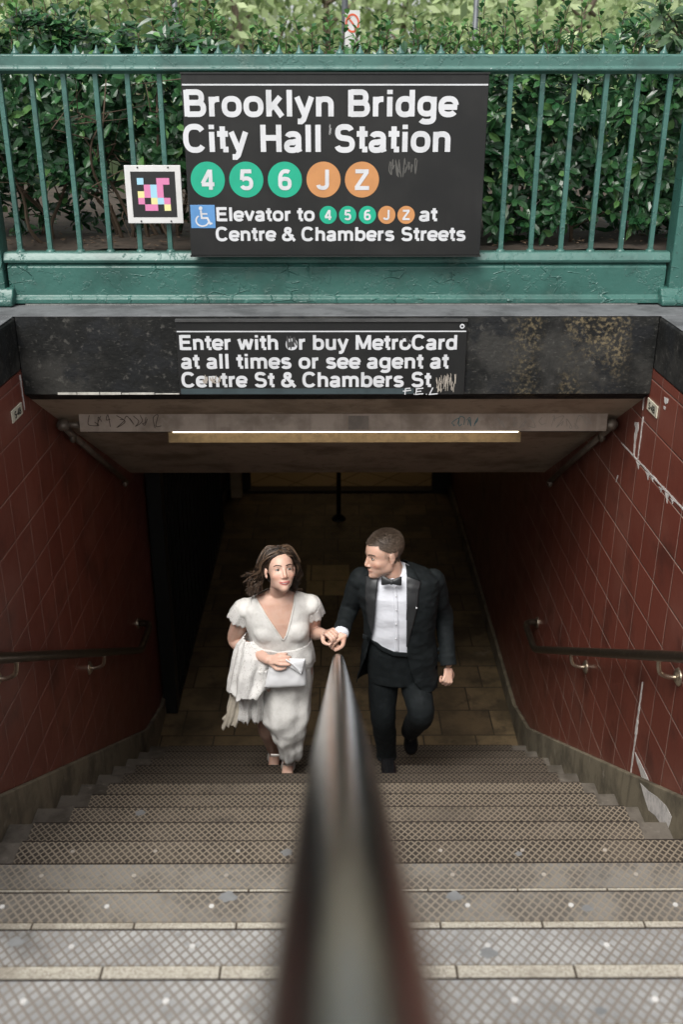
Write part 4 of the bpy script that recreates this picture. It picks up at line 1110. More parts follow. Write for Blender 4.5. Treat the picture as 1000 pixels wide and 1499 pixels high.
def head_shape(mb, H, male):
    """H maps head space (x side, y face, z up) into the place"""
    base = MB()
    def B(c, r): base.ell(c, r, None, 28, 18)
    B((0, -.020, .042), (.077, .098, .085)); B((0, .020, .030), (.068, .074, .080))
    B((0, .030, -.020), (.064, .064, .080)); B((0, .034, -.060), (.054, .058, .048) if male else (.051, .058, .046))
    B((0, .058, -.086), (.036, .036, .030) if male else (.028, .034, .030))
    for sx in (-1, 1):
        B((sx * .036, .052, -.022), (.028, .030, .030)); B((sx * .040, .008, -.056), (.022 if male else .018, .044, .036))
    limb(base, [((0, -.030, -.03), .054 if male else .044), ((0, -.038, -.115 if male else -.062), .054 if male else .042)])
    hb_ = remesh(base, .0045, 14)
    for v in hb_.vertices:                              # carve the eye sockets, keep cheekbones and chin
        for sx in (-1, 1):
            d = ((v.co.x - sx * .031) / .019) ** 2 + ((v.co.z - .011) / .014) ** 2
            if d < 1 and v.co.y > .04: v.co.y -= .010 * (1 - d) ** .8
        dch = (v.co.x / .020) ** 2 + ((v.co.z + .098) / .018) ** 2
        if dch < 1 and v.co.y > .04: v.co.y += (.008 if male else .003) * (1 - dch)
    hb_.transform(H); add_mesh(mb, hb_)
    R = H.to_3x3(); s = R.col[0].length; R3 = R.normalized()
    def E(c, r): mb.ell(H @ Vector(c), tuple(q * s for q in r), R3, 24, 16)
    def Cc(*kp): limb(mb, [(H @ Vector(p), r * s) for p, r in kp], n=14)
    for sx in (-1, 1):
        Cc(((sx * .010, .0850, .030), .0085), ((sx * .030, .0790, .033), .0080), ((sx * .048, .063, .027), .008))
        E((sx * .0115, .0945, -.0335), (.0075, .0100, .0068))
        E((sx * .031, .0700, .0105), (.0150, .0115, .0105))
        E((sx * .079, -.012, .002), (.007, .018, .028)); E((sx * .077, -.006, -.022), (.007, .010, .013))
    Cc(((0, .0820, .026), .0085), ((0, .0925, .002), .0088), ((0, .1060, -.026), .0100))
    E((0, .1030, -.0305), (.0105, .0105, .0088))
    m_ = .0005 if male else .0065
    mw = .026 if male else .031
    k = .0075
    Cc(((-mw, .0720 + k * .4, -.0615 + m_), .0038), ((-.010, .0835 + k, -.0590), .0056), ((0, .0850 + k, -.0605), .0052), ((.010, .0835 + k, -.0590), .0056), ((mw, .0720 + k * .4, -.0615 + m_), .0038))
    Cc(((-.022, .0745 + k * .4, -.0640 + m_), .0038), ((0, .0835 + k, -.0715), .0068), ((.022, .0745 + k * .4, -.0640 + m_), .0038))
def face_paint(me, H, male):
    Hi = H.inverted(); n = len(me.vertices)
    lip = [0.0] * n; bl = [0.0] * n; sb = [0.0] * n
    for i, v in enumerate(me.vertices):
        q = Hi @ v.co
        if q.length > .22: continue
        if q.y > .05:
            z0 = -.0645 + (0.0 if male else .0065 * (abs(q.x) / .029) ** 2)
            d = ((q.x / (.027 if male else .030)) ** 2 + ((q.z - z0) / (.0085 if male else .0105)) ** 2)
            if d < 1.2: lip[i] = min(1, max(0, (1.2 - d) * 3)) * (.6 if male else 1.0)
            for sx in (-1, 1):
                d2 = ((q.x - sx * .042) / .024) ** 2 + ((q.z + .03) / .022) ** 2
                if d2 < 1: bl[i] = max(bl[i], (1 - d2) * .55)
            dn = (q.x / .018) ** 2 + ((q.z + .03) / .016) ** 2
            if dn < 1 and q.y > .09: bl[i] = max(bl[i], (1 - dn) * .45)
        if male and q.z < -.035 and q.y > -.01 and lip[i] < .2 and q.z > -.13:
            sb[i] = .20 * min(1, max(0, (-.03 - q.z) / .03)) * (.8 + .6 * noise.noise(q * 300))
        if male and q.z < .06 and q.z > .0 and q.y < .025 and abs(q.x) > .05: sb[i] = max(sb[i], .3)
    for nm, dat in (('lip', lip), ('blush', bl), ('stubble', sb)):
        a = me.attributes.new(nm, 'FLOAT', 'POINT'); a.data.foreach_set('value', dat)
M_eyew = simple('eye_white', (0.50, 0.47, 0.44), .25, bump=0); M_iris = simple('iris_brown', (0.05, 0.035, 0.025), .2, bump=0); M_lash = simple('dark_lash', (0.03, 0.02, 0.015), .7, bump=0)
def eyes(H, parent, brow_mat, male, gaze=(0, 0)):
    R = H.to_3x3(); s = R.col[0].length; R3 = R.normalized()
    for sx in (-1, 1):
        c = Vector((sx * .031, .0752, .0095))
        e = MB(); e.ell(H @ c, (.0128 * s, .0100 * s, .0058 * s if male else .0066 * s), R3, 20, 12); eo = e.build('eye', M_eyew, parent, smooth=True)
        e = MB(); e.ell(H @ (c + Vector((gaze[0] * .005, .0072, gaze[1] * .002))), (.0066 * s, .0036 * s, .0060 * s), R3, 14, 10); e.build('iris', M_iris, eo, smooth=True)
        e = MB(); limb(e, [(H @ (c + Vector((d * .0128, .0072 - abs(d) ** 2 * .0055, .0052 * (1 - d * d) + .0016))), .0017 * s) for d in (-1, -.5, 0, .5, 1.05)], n=8); e.build('eyelash', M_lash, eo, smooth=True)
        b = MB(); limb(b, [(H @ Vector((sx * x, y, z)), (.0029 if male else .0025) * s) for x, y, z in ((.014, .0935, .0295), (.026, .0895, .0345), (.040, .0800, .0350), (.050, .0700, .0300))], n=8)
        b.build('eyebrow', brow_mat, parent, smooth=True)
def hand(mb, wrist, d, back, size=1.0, curls=(.5, .55, .6, .65), thumb=(.5, .2), spread=.10, side=1, fat=1.0):
    """palm, four fingers and a thumb; d: towards the knuckles, back: out of the back of the hand, side: which way the thumb lies"""
    d = Vector(d).normalized(); b = Vector(back); b = (b - d * b.dot(d)).normalized(); x = d.cross(b) * side; s = size
    W = Vector(wrist); pl = .085 * s
    for k, off in enumerate((.030, .010, -.010, -.029)):
        kn = W + d * (pl * (1, 1.04, 1.0, .92)[k]) + x * off * s
        limb(mb, [(W + x * off * .55 * s + d * .008, (.014 * s * fat)), (W.lerp(kn, .6), .0125 * s * fat), (kn, .0105 * s * fat)], n=12)
        q = kn; dd = (d + x * off * spread * 30 * s).normalized(); L = (.040, .045, .041, .032)[k] * s; ch = [(q, .0098 * s * fat)]; ang = 0
        for j, lk in enumerate((1, .66, .5)):
            ang += curls[k] * (1.0, 1.25, .9)[j]
            v = dd * cos(ang) - b * sin(ang); q = q + v * L * lk; ch.append((q, (.0090, .0082, .0068)[j] * s * fat))
        limb(mb, smooth_chain(ch, 3), n=12)
    t0 = W + x * .020 * s + d * .018 * s - b * .006 * s
    t1 = t0 + (d * .6 + x * .75 - b * thumb[0]).normalized() * .042 * s; t2 = t1 + (d * 1.0 + x * thumb[1] - b * thumb[0]).normalized() * .032 * s; t3 = t2 + (d * .9 - x * .25 - b * thumb[0]).normalized() * .024 * s
    limb(mb, smooth_chain([(t0, .0155 * s * fat), (t1, .0118 * s * fat), (t2, .0100 * s * fat), (t3, .0078 * s * fat)], 3), n=12)
def patch(name, left, right, tree_, off, mat, parent, rows=30, cols=8, th=.003, lift=None):
    """cloth strip between two pixel polylines, laid on the body below it"""
    def along(P, t):
        seg = [((P[i + 1][0] - P[i][0]) ** 2 + (P[i + 1][1] - P[i][1]) ** 2) ** .5 for i in range(len(P) - 1)]; tot = sum(seg); d = t * tot
        for i, sg in enumerate(seg):
            if d <= sg or i == len(seg) - 1:
                f = min(1, d / max(sg, 1e-6)); return (P[i][0] + (P[i + 1][0] - P[i][0]) * f, P[i][1] + (P[i + 1][1] - P[i][1]) * f)
            d -= sg
    v = []; last = 4.55
    for r in range(rows + 1):
        a = along(left, r / rows); b = along(right, r / rows)
        for c in range(cols + 1):
            px = a[0] + (b[0] - a[0]) * c / cols; py = a[1] + (b[1] - a[1]) * c / cols
            dr = ray(px, py).normalized(); h = tree_.ray_cast(CAM, dr)
            if h[0] is not None and abs(h[0].y - last) < .25: p = h[0]; last = p.y
            else: p = pt(px, py, last)
            o = off + (lift(r / rows, c / cols) if lift else 0)
            v.append(p - dr * o)
    mb = MB(); w_ = cols + 1
    mb.add(v, [(r * w_ + c, r * w_ + c + 1, (r + 1) * w_ + c + 1, (r + 1) * w_ + c) for r in range(rows) for c in range(cols)])
    o = mb.build(name, mat, parent, smooth=True, recalc=False)
    me = o.data
    if me.polygons[0].normal.dot(CAM - me.vertices[0].co) < 0: me.flip_normals()
    return solid(o, th)
def strands(mb, paths, r0, n=5, mi=None):
    for i, p in enumerate(paths):
        q = arc_pts(p, 5); L = len(q)
        mb.tube(q, [(r0 * (1 - .75 * (j / (L - 1)) ** 2) * random.uniform(.7, 1.1)) for j in range(L)], n, mi=(mi(i) if mi else 0))

# ================================================================ the man in the tuxedo
def zman(x, y): return 460 + x / 3.845, 760 + y / 3.845
man = thing('person', 'man in a black tuxedo and bow tie climbing the stairs, looking at the woman', 'person', (0.28, 4.85, zn(10)))
M_skin_m = skin_mat('man_skin', (0.60, 0.385, 0.295), (0.44, 0.21, 0.17))
HM = Matrix.Translation(pt(562, 812, 4.62)) @ (basis((-.90, -.40, -.10), 5).to_4x4()) @ Matrix.Scale(1.0, 4)
mp = lambda x, y, Y: pt(x, y, Y)
sR, eR, wR = mp(528, 846, 4.68), mp(510, 893, 4.70), mp(500, 925, 4.53)       # arm towards the woman
sL, eL, wL = mp(634, 848, 4.70), mp(650, 905, 4.78), mp(657, 972, 4.66)       # free arm
hipR, kR, aR = mp(562, 972, 4.73), mp(561, 1045, 4.73), mp(566, 1102, 4.92)
hipL, kL, aL = mp(604, 972, 4.73), mp(617, 1044, 4.62), mp(601, 1070, 4.97)
trunk = [(828, 560, 600, 4.665, .050), (837, 540, 626, 4.665, .080), (847, 525, 641, 4.67, .100), (865, 524, 642, 4.67, .118), (895, 533, 637, 4.67, .116), (925, 536, 634, 4.68, .108), (955, 536, 636, 4.70, .108), (980, 538, 634, 4.71, .108)]
def man_arms(mb, inf, cuffs=True):
    limb(mb, smooth_chain([(sR, .058), (sR.lerp(eR, .5), .052), (eR, .047), (wR, .036)], 6), inf)
    limb(mb, smooth_chain([(sL, .058), (sL.lerp(eL, .5), .053), (eL, .048), (wL, .037)], 6), inf)
def man_legs(mb, inf):
    limb(mb, smooth_chain([(hipR, .082), (hipR.lerp(kR, .5), .074), (kR, .062), (kR.lerp(aR, .45), .060), (aR, .048)], 6), inf)
    limb(mb, smooth_chain([(hipL, .082), (hipL.lerp(kL, .5), .076), (kL, .066), (kL.lerp(aL, .45), .060), (aL, .046)], 6), inf)
pel = [(930, 540, 636, 4.69, .100), (948, 539, 636, 4.70, .108), (968, 540, 632, 4.72, .112), (990, 541, 628, 4.73, .11)]
mb = MB(); head_shape(mb, HM, True)
limb(mb, smooth_chain([(HM @ Vector((0, -.02, -.05)), .056), (mp(578, 842, 4.67), .060), (mp(580, 862, 4.69), .075)], 5))
ring_loft(mb, [(r[0] + 4, r[1] + 8, r[2] - 8, r[3], r[4] * .82) for r in trunk[:-2]]); ring_loft(mb, [(r[0], r[1] + 10, r[2] - 10, r[3], r[4] * .72) for r in pel])
man_arms(mb, -.016); man_legs(mb, -.016)
hd_ = (mp(656, 994, 4.63) - mp(658, 976, 4.66)).normalized()
hand(mb, mp(657, 978, 4.665), hd_, (.35, -1, .3), .88, (1.0, 1.05, 1.1, 1.15), (.55, .05), .05, -1)
hand(mb, mp(505, 927, 4.525), mp(488, 935, 4.50) - mp(505, 927, 4.525), (.1, -.35, .9), .92, (1.15, 1.2, 1.25, 1.3), (.55, .0), .05, -1, 1.05)
for a_, t_ in ((aR, Vector((aR.x + .008, 4.78, zn(10) + .030))), (aL, mp(602, 1094, 5.045))):
    limb(mb, [(a_, .028), (a_.lerp(t_, .5), .022), (t_, .016)])
me = remesh(mb, .004, 3); face_paint(me, HM, True)
bodym = link('body', me, M_skin_m, man, smooth=True)
M_hair_m = Mat('cropped_brown_hair', (0.065, 0.045, 0.032), .6); M_hair_m.layer((0.15, 0.11, 0.08), 120, .5, .66, 3); M_hair_m = M_hair_m.done()
eyes(HM, man, M_hair_m, True, (0, -.2))
# cropped hair: a close cap and thousands of short spikes
random.seed(31)
R3 = HM.to_3x3().normalized()
bt = bvh(me); hb = MB()
def is_hair(l):
    if l.y > .045: h = l.z > .078 - .10 * max(0, l.y - .062)
    elif l.y > .0: h = l.z > .034 + l.y * .60
    else: h = l.z > -.038 + .015 * noise.noise(l * 40)
    if l.y > -.03 and l.z < .018: h = False
    if abs(l.x) > .060 and l.z < .030 and l.y > -.050: h = False
    return h
Hi_ = HM.inverted(); nv_ = {}
for p in me.polygons:
    if is_hair(Hi_ @ p.center) and (Hi_ @ p.center).z > -.06:
        o = len(hb.v)
        hb.add([me.vertices[i].co + me.vertices[i].normal * .0025 for i in p.vertices], [tuple(range(len(p.vertices)))])
for i in range(9000):
    u = random.uniform(-.35, 1); a = random.random() * 2 * pi; rr = sqrt(max(0, 1 - u * u))
    d = Vector((rr * cos(a), rr * sin(a), u))
    q = Vector((0, -.015, .03)) + d * .3
    hit = bt.ray_cast(HM @ q, -(HM.to_3x3() @ d).normalized())
    if hit[0] is None: continue
    l = HM.inverted() @ hit[0]
    hair = is_hair(l) and l.z > -.06
    if not hair: continue
    n_ = hit[1]; top = max(0, min(1, (l.z - .05) / .06))
    dirn = (n_ + HM.to_3x3() @ Vector((random.uniform(-.2, .2), .45 * top, -.5 * (1 - top))) + rv() * .22).normalized()
    L = (.005 + .013 * top) * random.uniform(.7, 1.2)
    s_ = dirn.orthogonal().normalized() * .0013; s2 = dirn.cross(s_).normalized() * .0013
    p = hit[0] - n_ * .001
    hb.add([p + s_, p - s_ * .5 + s2 * .87, p - s_ * .5 - s2 * .87, p + dirn * L], [(0, 1, 3), (1, 2, 3), (2, 0, 3)])
hb.build('hair', M_hair_m, man, recalc=False)
# trousers
M_suit = Mat('black_wool', (0.0050, 0.0075, 0.0085), .8, spec=.25); M_suit.layer((0.009, 0.012, 0.0135), 30, .45, .65, 4); M_suit.bump(M_suit.noise(300, 2), .12, .002); M_suit = M_suit.done()
M_satin = Mat('black_satin', (0.026, 0.028, 0.030), .48, spec=.6); M_satin.bump(M_satin.noise(25, 3), .1, .004); M_satin = M_satin.done()
M_shirt = Mat('white_shirt', (0.70, 0.72, 0.78), .75); M_shirt.bump(M_shirt.noise(9, 4, vec=M_shirt.mapped((1, 1, 2.2))), .35, .012); M_shirt = M_shirt.done()
M_shoe = simple('black_polished_leather', (0.010, 0.010, 0.011), .14, bump=0, spec=.7)
mb = MB(); ring_loft(mb, pel, .006); man_legs(mb, .010)
limb(mb, [(aR + Vector((0, -.005, .02)), .060), (aR + Vector((0, 0, -.03)), .064)], ends=False)
tm = remesh(mb, .006, 4); wrinkle(tm, .006, 7, 3, (1.3, 1, 1.0), .0022, 24)
waist = [(500, 925), (530, 930), (546, 937), (559, 948.5), (577, 956.5), (597, 958), (640, 957), (660, 957), (660, 1040), (500, 1040)]
above = [(500, 860), (500, 923), (530, 928), (546, 935), (559, 946.5), (577, 954.5), (597, 956), (660, 955), (660, 860)]
tmb = bvh(tm)
cut(tm, lambda c, n: inpoly(*proj(c), above) and facing(c, n) and c.y < 4.72)
trs = link('trousers', tm, M_suit, man, smooth=True)
WL = [(531, 931), (538, 934), (546, 938), (559, 949.5), (577, 957.5), (597, 959), (612, 959)]
patch('waistband', [(x, y - 3) for x, y in WL], [(x - .5, y + 3.5) for x, y in WL], tmb, .016, M_suit, trs, 60, 4, .004)
# shirt
mb = MB(); ring_loft(mb, [(r[0], r[1] + 3, r[2] - 3, r[3], r[4]) for r in trunk[:7]] , -.002)
sm = remesh(mb, .006, 4)
for v in sm.vertices:                                    # soft folds running down to the waistband
    x, y = proj(v.co); v.co += v.normal * (.006 * noise.noise(Vector((x * .035 + y * .02, y * .06 - x * .03, 2.0))) * min(1, max(0, (y - 860) / 60)))
sm.update()
wpl = pt(575, 957, 4.58).z
cut(sm, lambda c, n: inpoly(*proj(c), waist) and facing(c, n))
shirt = link('shirt', sm, M_shirt, man, smooth=True)
sb_ = bvh(sm)
patch('placket', [(575, 858), (577, 900), (578, 955)], [(581.5, 858), (583.5, 900), (584, 956)], sb_, .003, M_shirt, shirt, 30, 3, .002)
for py in (873, 893, 914, 935):
    dr = ray(580, py).normalized(); h = sb_.ray_cast(CAM, dr); b_ = MB(); b_.ell(h[0] - dr * .006, .0045, nu=10, nv=8); b_.build('button', M_let, shirt, smooth=True)
# collar: a band round the neck with two points
cb = MB(); nk = mp(577, 842, 4.655); up_ = (HM @ Vector((0, -.03, -.06)) - nk).normalized(); up_ = (up_ + Vector((.25, 0, .5))).normalized()
rg = []
for j, (hh, rr) in enumerate(((-.028, .078), (0, .072), (.024, .068), (.040, .069), (.041, .073), (.022, .073), (-.0, .078), (-.03, .084))):
    ring = []
    for k in range(36):
        t = 2 * pi * k / 36; dip = -.022 * max(0, -sin(t)) ** 2
        ring.append(nk + Vector((cos(t) * rr, sin(t) * rr * 1.0, 0)) + up_ * (hh + dip + .012 * max(0, cos(t)) + .012 * max(0, sin(t))))
    rg.append(ring)
cb.rings(rg, cap=False); cb.build('collar', M_shirt, shirt, smooth=True)
# jacket: trunk, sleeves, flared skirts, open front
mb = MB()
jr = [(r[0] - 1, r[1] - 2, r[2] + 2, r[3], r[4] + .012) for r in trunk[:6]] + [(955, 530, 640, 4.70, .125), (980, 527, 641, 4.71, .128), (1004, 520, 641, 4.715, .128), (1024, 517, 640, 4.72, .12)]
ring_loft(mb, jr, .003); man_arms(mb, .005)
for s_, o_ in ((sR, -1), (sL, 1)): mb.ell(s_ + Vector((o_ * .002, 0, -.008)), (.063, .070, .062))
for p_ in (wR, wL):
    e_ = eR if p_ is wR else eL; d_ = (p_ - e_).normalized(); limb(mb, [(p_ - d_ * .05, .048), (p_ + d_ * .008, .047)], ends=False)
jm0 = remesh(mb, .0055, 4); wrinkle(jm0, .006, 9, 7, (1, 1, 1.5), .0025, 26)
jb = bvh(jm0); jm = jm0.copy()
opening = [(556, 815), (553, 845), (550, 870), (546, 905), (543, 930), (535, 962), (521, 996), (518, 1030), (640, 1040), (640, 1006), (634, 1013), (627, 1017), (618, 1012), (608, 1000), (601, 982), (596.5, 960), (595.5, 900), (596, 850), (597, 815)]
head_c = pt(578, 838, 4.66)
mouth = [(wR + (wR - eR).normalized() * .004, (wR - eR).normalized()), (wL + (wL - eL).normalized() * .004, (wL - eL).normalized())]
hemz = pt(628, 1017, 4.60).z
def jcut(c, n):
    x, y = proj(c)
    if inpoly(x, y, opening) and facing(c, n) and c.y < 4.72: return True
    if (c - head_c).length < .085 and c.z > head_c.z - .035: return True
    if c.z < hemz: return True
    for p_, d_ in mouth:
        if (c - p_).length < .075 and (c - p_).dot(d_) > 0: return True
    return False
cut(jm, jcut)
jacket = link('jacket', jm, M_suit, man, smooth=True); solid(jacket, .004)
zl = lambda P: [zman(*p) for p in P]
lap = lambda r, c: .0025 * sin(pi * c) + .003
patch('lapel', zl([(290, 318), (287, 380), (288, 450), (291, 520), (300, 575), (322, 640)]), zl([(360, 322), (354, 400), (346, 470), (340, 540), (333, 600), (327, 642)]), jb, .004, M_satin, jacket, 40, 8, .004, lap)
patch('lapel', zl([(521, 318), (521, 400), (521, 480), (521, 560), (520, 640), (519, 720)]), zl([(562, 322), (604, 352), (590, 410), (583, 500), (560, 590), (524, 722)]), jb, .004, M_satin, jacket, 46, 9, .004, lap)
patch('collar_fold', zl([(514, 250), (519, 285), (522, 322)]), zl([(545, 268), (572, 300), (600, 350)]), jb, .006, M_suit, jacket, 20, 6, .004, lap)
dr = ray(610, 890).normalized(); h = jb.ray_cast(CAM, dr); b_ = MB(); b_.ell(h[0] - dr * .01, .005, nu=10, nv=8); b_.build('lapel_pin', M_let, jacket, smooth=True)
# bow tie
bt_ = MB(); bc = mp(573.3, 851, 4.535)
k_ = 1 / ppm(bc)
def bow(side):
    rings = []
    for t, hgt, dep in ((.0, 3.6, .010), (.15, 4.2, .012), (.5, 6.4, .012), (.85, 8.0, .011), (1.0, 7.6, .004)):
        c = bc + Vector((side * t * 15 * k_, -.006 + .010 * t, side * t * -.6 * k_)); hh = hgt * k_
        rings.append([c + Vector((0, dep * sin(2 * pi * q / 16), hh * cos(2 * pi * q / 16) * (1 - .12 * abs(sin(pi * q / 16))))) for q in range(16)])
    bt_.rings(rings)
bow(1); bow(-1); bt_.ell(bc + Vector((0, -.010, 0)), (.012, .011, .015))
bt_.build('bow_tie', M_satin, man, smooth=True)
# shoes
def shoe(mb, heel, toe, up, wid=.046, hgt=.05):
    d = (toe - heel); L = d.length; d.normalize(); u = (up - d * up.dot(d)).normalized(); x = d.cross(u); rings = []
    for t, w_, h0, h1 in ((-.02, .35, .012, .045), (.03, .72, 0, .068), (.15, .80, 0, .074), (.32, .78, 0, .070), (.5, .90, 0, .058), (.7, 1.0, 0, .046), (.86, .88, .0, .038), (.96, .58, .003, .030), (1.0, .25, .008, .022)):
        c = heel + d * L * t
        rings.append([c + x * wid * w_ * cos(2 * pi * q / 20) + u * ((h0 + h1) / 2 + (h1 - h0) / 2 * sin(2 * pi * q / 20)) for q in range(20)])
    mb.rings(rings)
s_ = MB(); z10 = zn(10); shoe(s_, Vector((aR.x - .002, 5.0, z10 + .03)), Vector((aR.x + .012, 4.715, z10 + .006)), Vector((0, 0, 1))); s_.build('shoe', M_shoe, man, smooth=True)
s_ = MB(); tl = mp(602, 1103, 5.02); hl = aL + Vector((0.0, .075, .045)); shoe(s_, hl, tl, Vector((0, -1, .35))); s_.build('shoe', M_shoe, man, smooth=True)
# shirt cuff at the held hand
c_ = MB(); d_ = (wR - eR).normalized(); limb(c_, [(wR - d_ * .02, .040), (wR + d_ * .016, .0405)], ends=False); c_.build('cuff', M_shirt, man, smooth=True)

# ================================================================ the woman in the ivory dress
def zw(x, y): return 310 + x / 4.05, 780 + y / 4.05
woman = thing('person', 'smiling woman with wavy brown hair in an ivory lace dress climbing the stairs', 'person', (-.28, 4.75, zn(10)))
M_skin_w = skin_mat('woman_skin', (0.64, 0.42, 0.33), (0.44, 0.12, 0.11))
hc = pt(410, 836, 4.56); toc = (CAM - hc).normalized()
fw = Matrix.Rotation(radians(15), 3, 'Z') @ toc
HW = Matrix.Translation(hc) @ basis(fw + Vector((0, 0, -.04)), -3).to_4x4() @ Matrix.Scale(.95, 4)
wsL, weL, wwL = mp(357, 888, 4.66), mp(345, 938, 4.74), mp(392, 966, 4.50)
wsR, weR, wwR = mp(455, 882, 4.65), mp(459, 925, 4.74), mp(476, 929, 4.57)
wt = [(868, 388, 428, 4.63, .05), (876, 372, 448, 4.64, .075), (886, 360, 455, 4.65, .095), (900, 360, 453, 4.655, .110), (918, 364, 450, 4.66, .115), (935, 370, 450, 4.67, .110), (952, 382, 456, 4.68, .105), (975, 386, 458, 4.69, .12), (1000, 384, 458, 4.70, .125)]
def w_trunk(mb, inf):
    ring_loft(mb, wt, inf)
    for (x, y) in (((390, 921), (431, 919)) if inf else ((395, 922), (434, 920))):
        mb.ell(mp(x, y + 1, 4.598 if inf else 4.618), (.068 + inf, .058 + inf, .072 + inf) if inf else (.056, .060, .060))
    for s_ in (wsL, wsR): mb.ell(s_ + Vector((0, 0, -.016)), (.042 + inf, .046 + inf, .042 + inf))
def w_arms(mb, inf=0):
    limb(mb, smooth_chain([(wsL + Vector((0, 0, -.02)), .040), (wsL.lerp(weL, .5), .049), (weL, .043), (weL.lerp(wwL, .5), .036), (wwL, .026)], 6), inf)
    limb(mb, smooth_chain([(wsR + Vector((0, 0, -.02)), .040), (wsR.lerp(weR, .5), .048), (weR, .041), (weR.lerp(wwR, .5), .034), (wwR, .025)], 6), inf)
wa1, wa2 = mp(422, 1114, 4.81), mp(401, 1102, 5.12)
wk1, wk2 = mp(424, 1056, 4.64), mp(390, 1060, 4.80)
mb = MB(); head_shape(mb, HW, False)
limb(mb, smooth_chain([(HW @ Vector((0, -.034, -.05)), .043), (mp(406, 876, 4.645), .047), (mp(406, 892, 4.67), .07)], 5))
w_trunk(mb, 0); w_arms(mb)
for (a, k, h) in ((wa1, wk1, mp(425, 990, 4.70)), (wa2, wk2, mp(398, 990, 4.72))):
    limb(mb, smooth_chain([(h, .075), (k, .052), (k.lerp(a, .4), .050), (a, .030)], 6))
wtoe1, wtoe2 = Vector((wa1.x - .004, 4.62, zn(10) + .028)), Vector((wa2.x + .005, 4.95, zn(11) + .028))
for a, t_ in ((wa1, wtoe1), (wa2, wtoe2)):
    limb(mb, smooth_chain([(a + Vector((0, .015, -.02)), (.031, .031)), (a.lerp(t_, .5) + Vector((0, 0, .012)), (.034, .026)), (t_, (.036, .014))], 5), ref=Vector((1, 0, 0)))
    limb(mb, [(a, .030), (a + Vector((0, .03, -.055)), .028)])
    for i in range(5): limb(mb, [(t_ + Vector(((i - 2) * .0145, .01, 0)), .009), (t_ + Vector(((i - 2) * .0155, -.028 + .004 * abs(i - 1.5), -.008)), .008)], n=8)
hand(mb, wwL, mp(412, 965, 4.47) - wwL, (-.25, -.85, .55), .92, (.55, .6, .65, .7), (.35, .1), .05, 1)
hand(mb, mp(474, 928, 4.555), mp(488, 923, 4.475) - mp(474, 928, 4.555), (.25, -.55, .8), .92, (.95, 1.1, 1.15, 1.2), (.6, .2), .05, 1)
me = remesh(mb, .004, 3); face_paint(me, HW, False)
wbody = link('body', me, M_skin_w, woman, smooth=True); wbb = bvh(me)
M_hair_w = simple('brown_hair', (0.052, 0.032, 0.020), .42, var=.4, vscale=60, bump=.2, bscale=200)
M_hair_w2 = simple('dark_brown_hair', (0.016, 0.010, 0.007), .45, bump=.2, bscale=200); M_hair_w3 = simple('light_brown_hair', (0.115, 0.073, 0.046), .42, bump=.2, bscale=200)  # darker and lighter strand tones, the lighter commoner on one side
eyes(HW, woman, M_hair_w2, False, (0, .2))
tm_ = MB(); limb(tm_, [(HW @ Vector((x, .0948 - abs(x) * 26 * abs(x), -.0652 + .0045 * (abs(x) / .018) ** 2)), .0024) for x in (-.018, -.009, 0, .009, .018)], n=8); tm_.build('teeth', M_eyew, woman, smooth=True)
# hair: close cap plus long wavy locks blown back to the left
random.seed(7); hb = MB()
Rw = HW.to_3x3().normalized()
hb.ell(HW @ Vector((0, -.026, .053)), (.0825, .094, .0835), Rw, 24, 16, 0)
hb.ell(HW @ Vector((0, -.062, .0)), (.074, .052, .070), Rw, 20, 14, 1)
paths = []
capz = lambda x, y: .053 + .0835 * sqrt(max(.02, 1 - (x / .0825) ** 2 - ((y + .026) / .094) ** 2))
for i in range(120):
    sx = 1 if i % 2 else -1                               # +1: left in the picture
    y0 = random.uniform(-.085, .060); out = random.random(); f = max(0, y0) / .052
    rx = -.012 + sx * random.uniform(.0, .03)
    p1 = Vector((sx * (.056 + .014 * out), y0 * .98 - .002 + .003 * f, capz(.054, y0) + .006 + .010 * out))
    p2 = Vector((sx * (.086 + .020 * out), y0 * .55 - .010 - .010 * f, .044 + .014 * noise.noise(Vector((i * .7, 0, 0)))))
    blow = .034 if sx > 0 else .012
    p3 = Vector((sx * (.092 + .034 * out) + (.008 if sx > 0 else 0) * out, -.060 + y0 * .3 + random.uniform(-.03, .01), -.015 + random.uniform(-.02, .02)))
    p4 = Vector((sx * (.080 + blow * random.uniform(.2, 1.1) + .03 * out), -.115 + random.uniform(-.05, .025), -.055 + random.uniform(-.045, .05)))
    p5 = p4 + Vector((sx * random.uniform(-.01, .04), random.uniform(-.05, .0), random.uniform(-.045, .015)))
    P = [Vector((rx, y0, capz(rx, y0) + .002)), p1, p2, p2.lerp(p3, .5), p3, p3.lerp(p4, .5), p4, p5]
    ph = random.random() * 6; P = [q + Vector((cos(ph + k * 2.1), sin(ph + k * 1.7), sin(ph + k * 2.3))) * (.010 if k > 1 else 0) for k, q in enumerate(P)]
    for j in range(8):
        o = rv() * random.uniform(.2, 1)
        paths.append([HW @ (q + o * (.003 + .0012 * k) + (Vector((random.uniform(-.012, .012), y_, 0)) if k == 0 else Vector()) + rv() * .0012 * k) for k, q in enumerate(P) for y_ in (random.uniform(-.012, .012),)])
strands(hb, paths, .0030, 5, lambda i: random.choices((0, 1, 2), (4, 3, 2.2 if (i // 8) % 2 else 1.0))[0])
wisps = []
for i in range(26):
    p = Vector((random.uniform(.08, .12), -.05, random.uniform(-.06, .03))); wisps.append([HW @ p, HW @ (p + Vector((.02, -.01, -.02))), HW @ (p + Vector((random.uniform(.03, .06), -.02, random.uniform(-.08, -.01)))), HW @ (p + Vector((random.uniform(.03, .075), -.03, random.uniform(-.13, -.03))))])
strands(hb, wisps, .0018, 4, lambda i: random.choice((0, 2)))
hb.build('hair', [M_hair_w, M_hair_w2, M_hair_w3], woman, smooth=True, recalc=False)

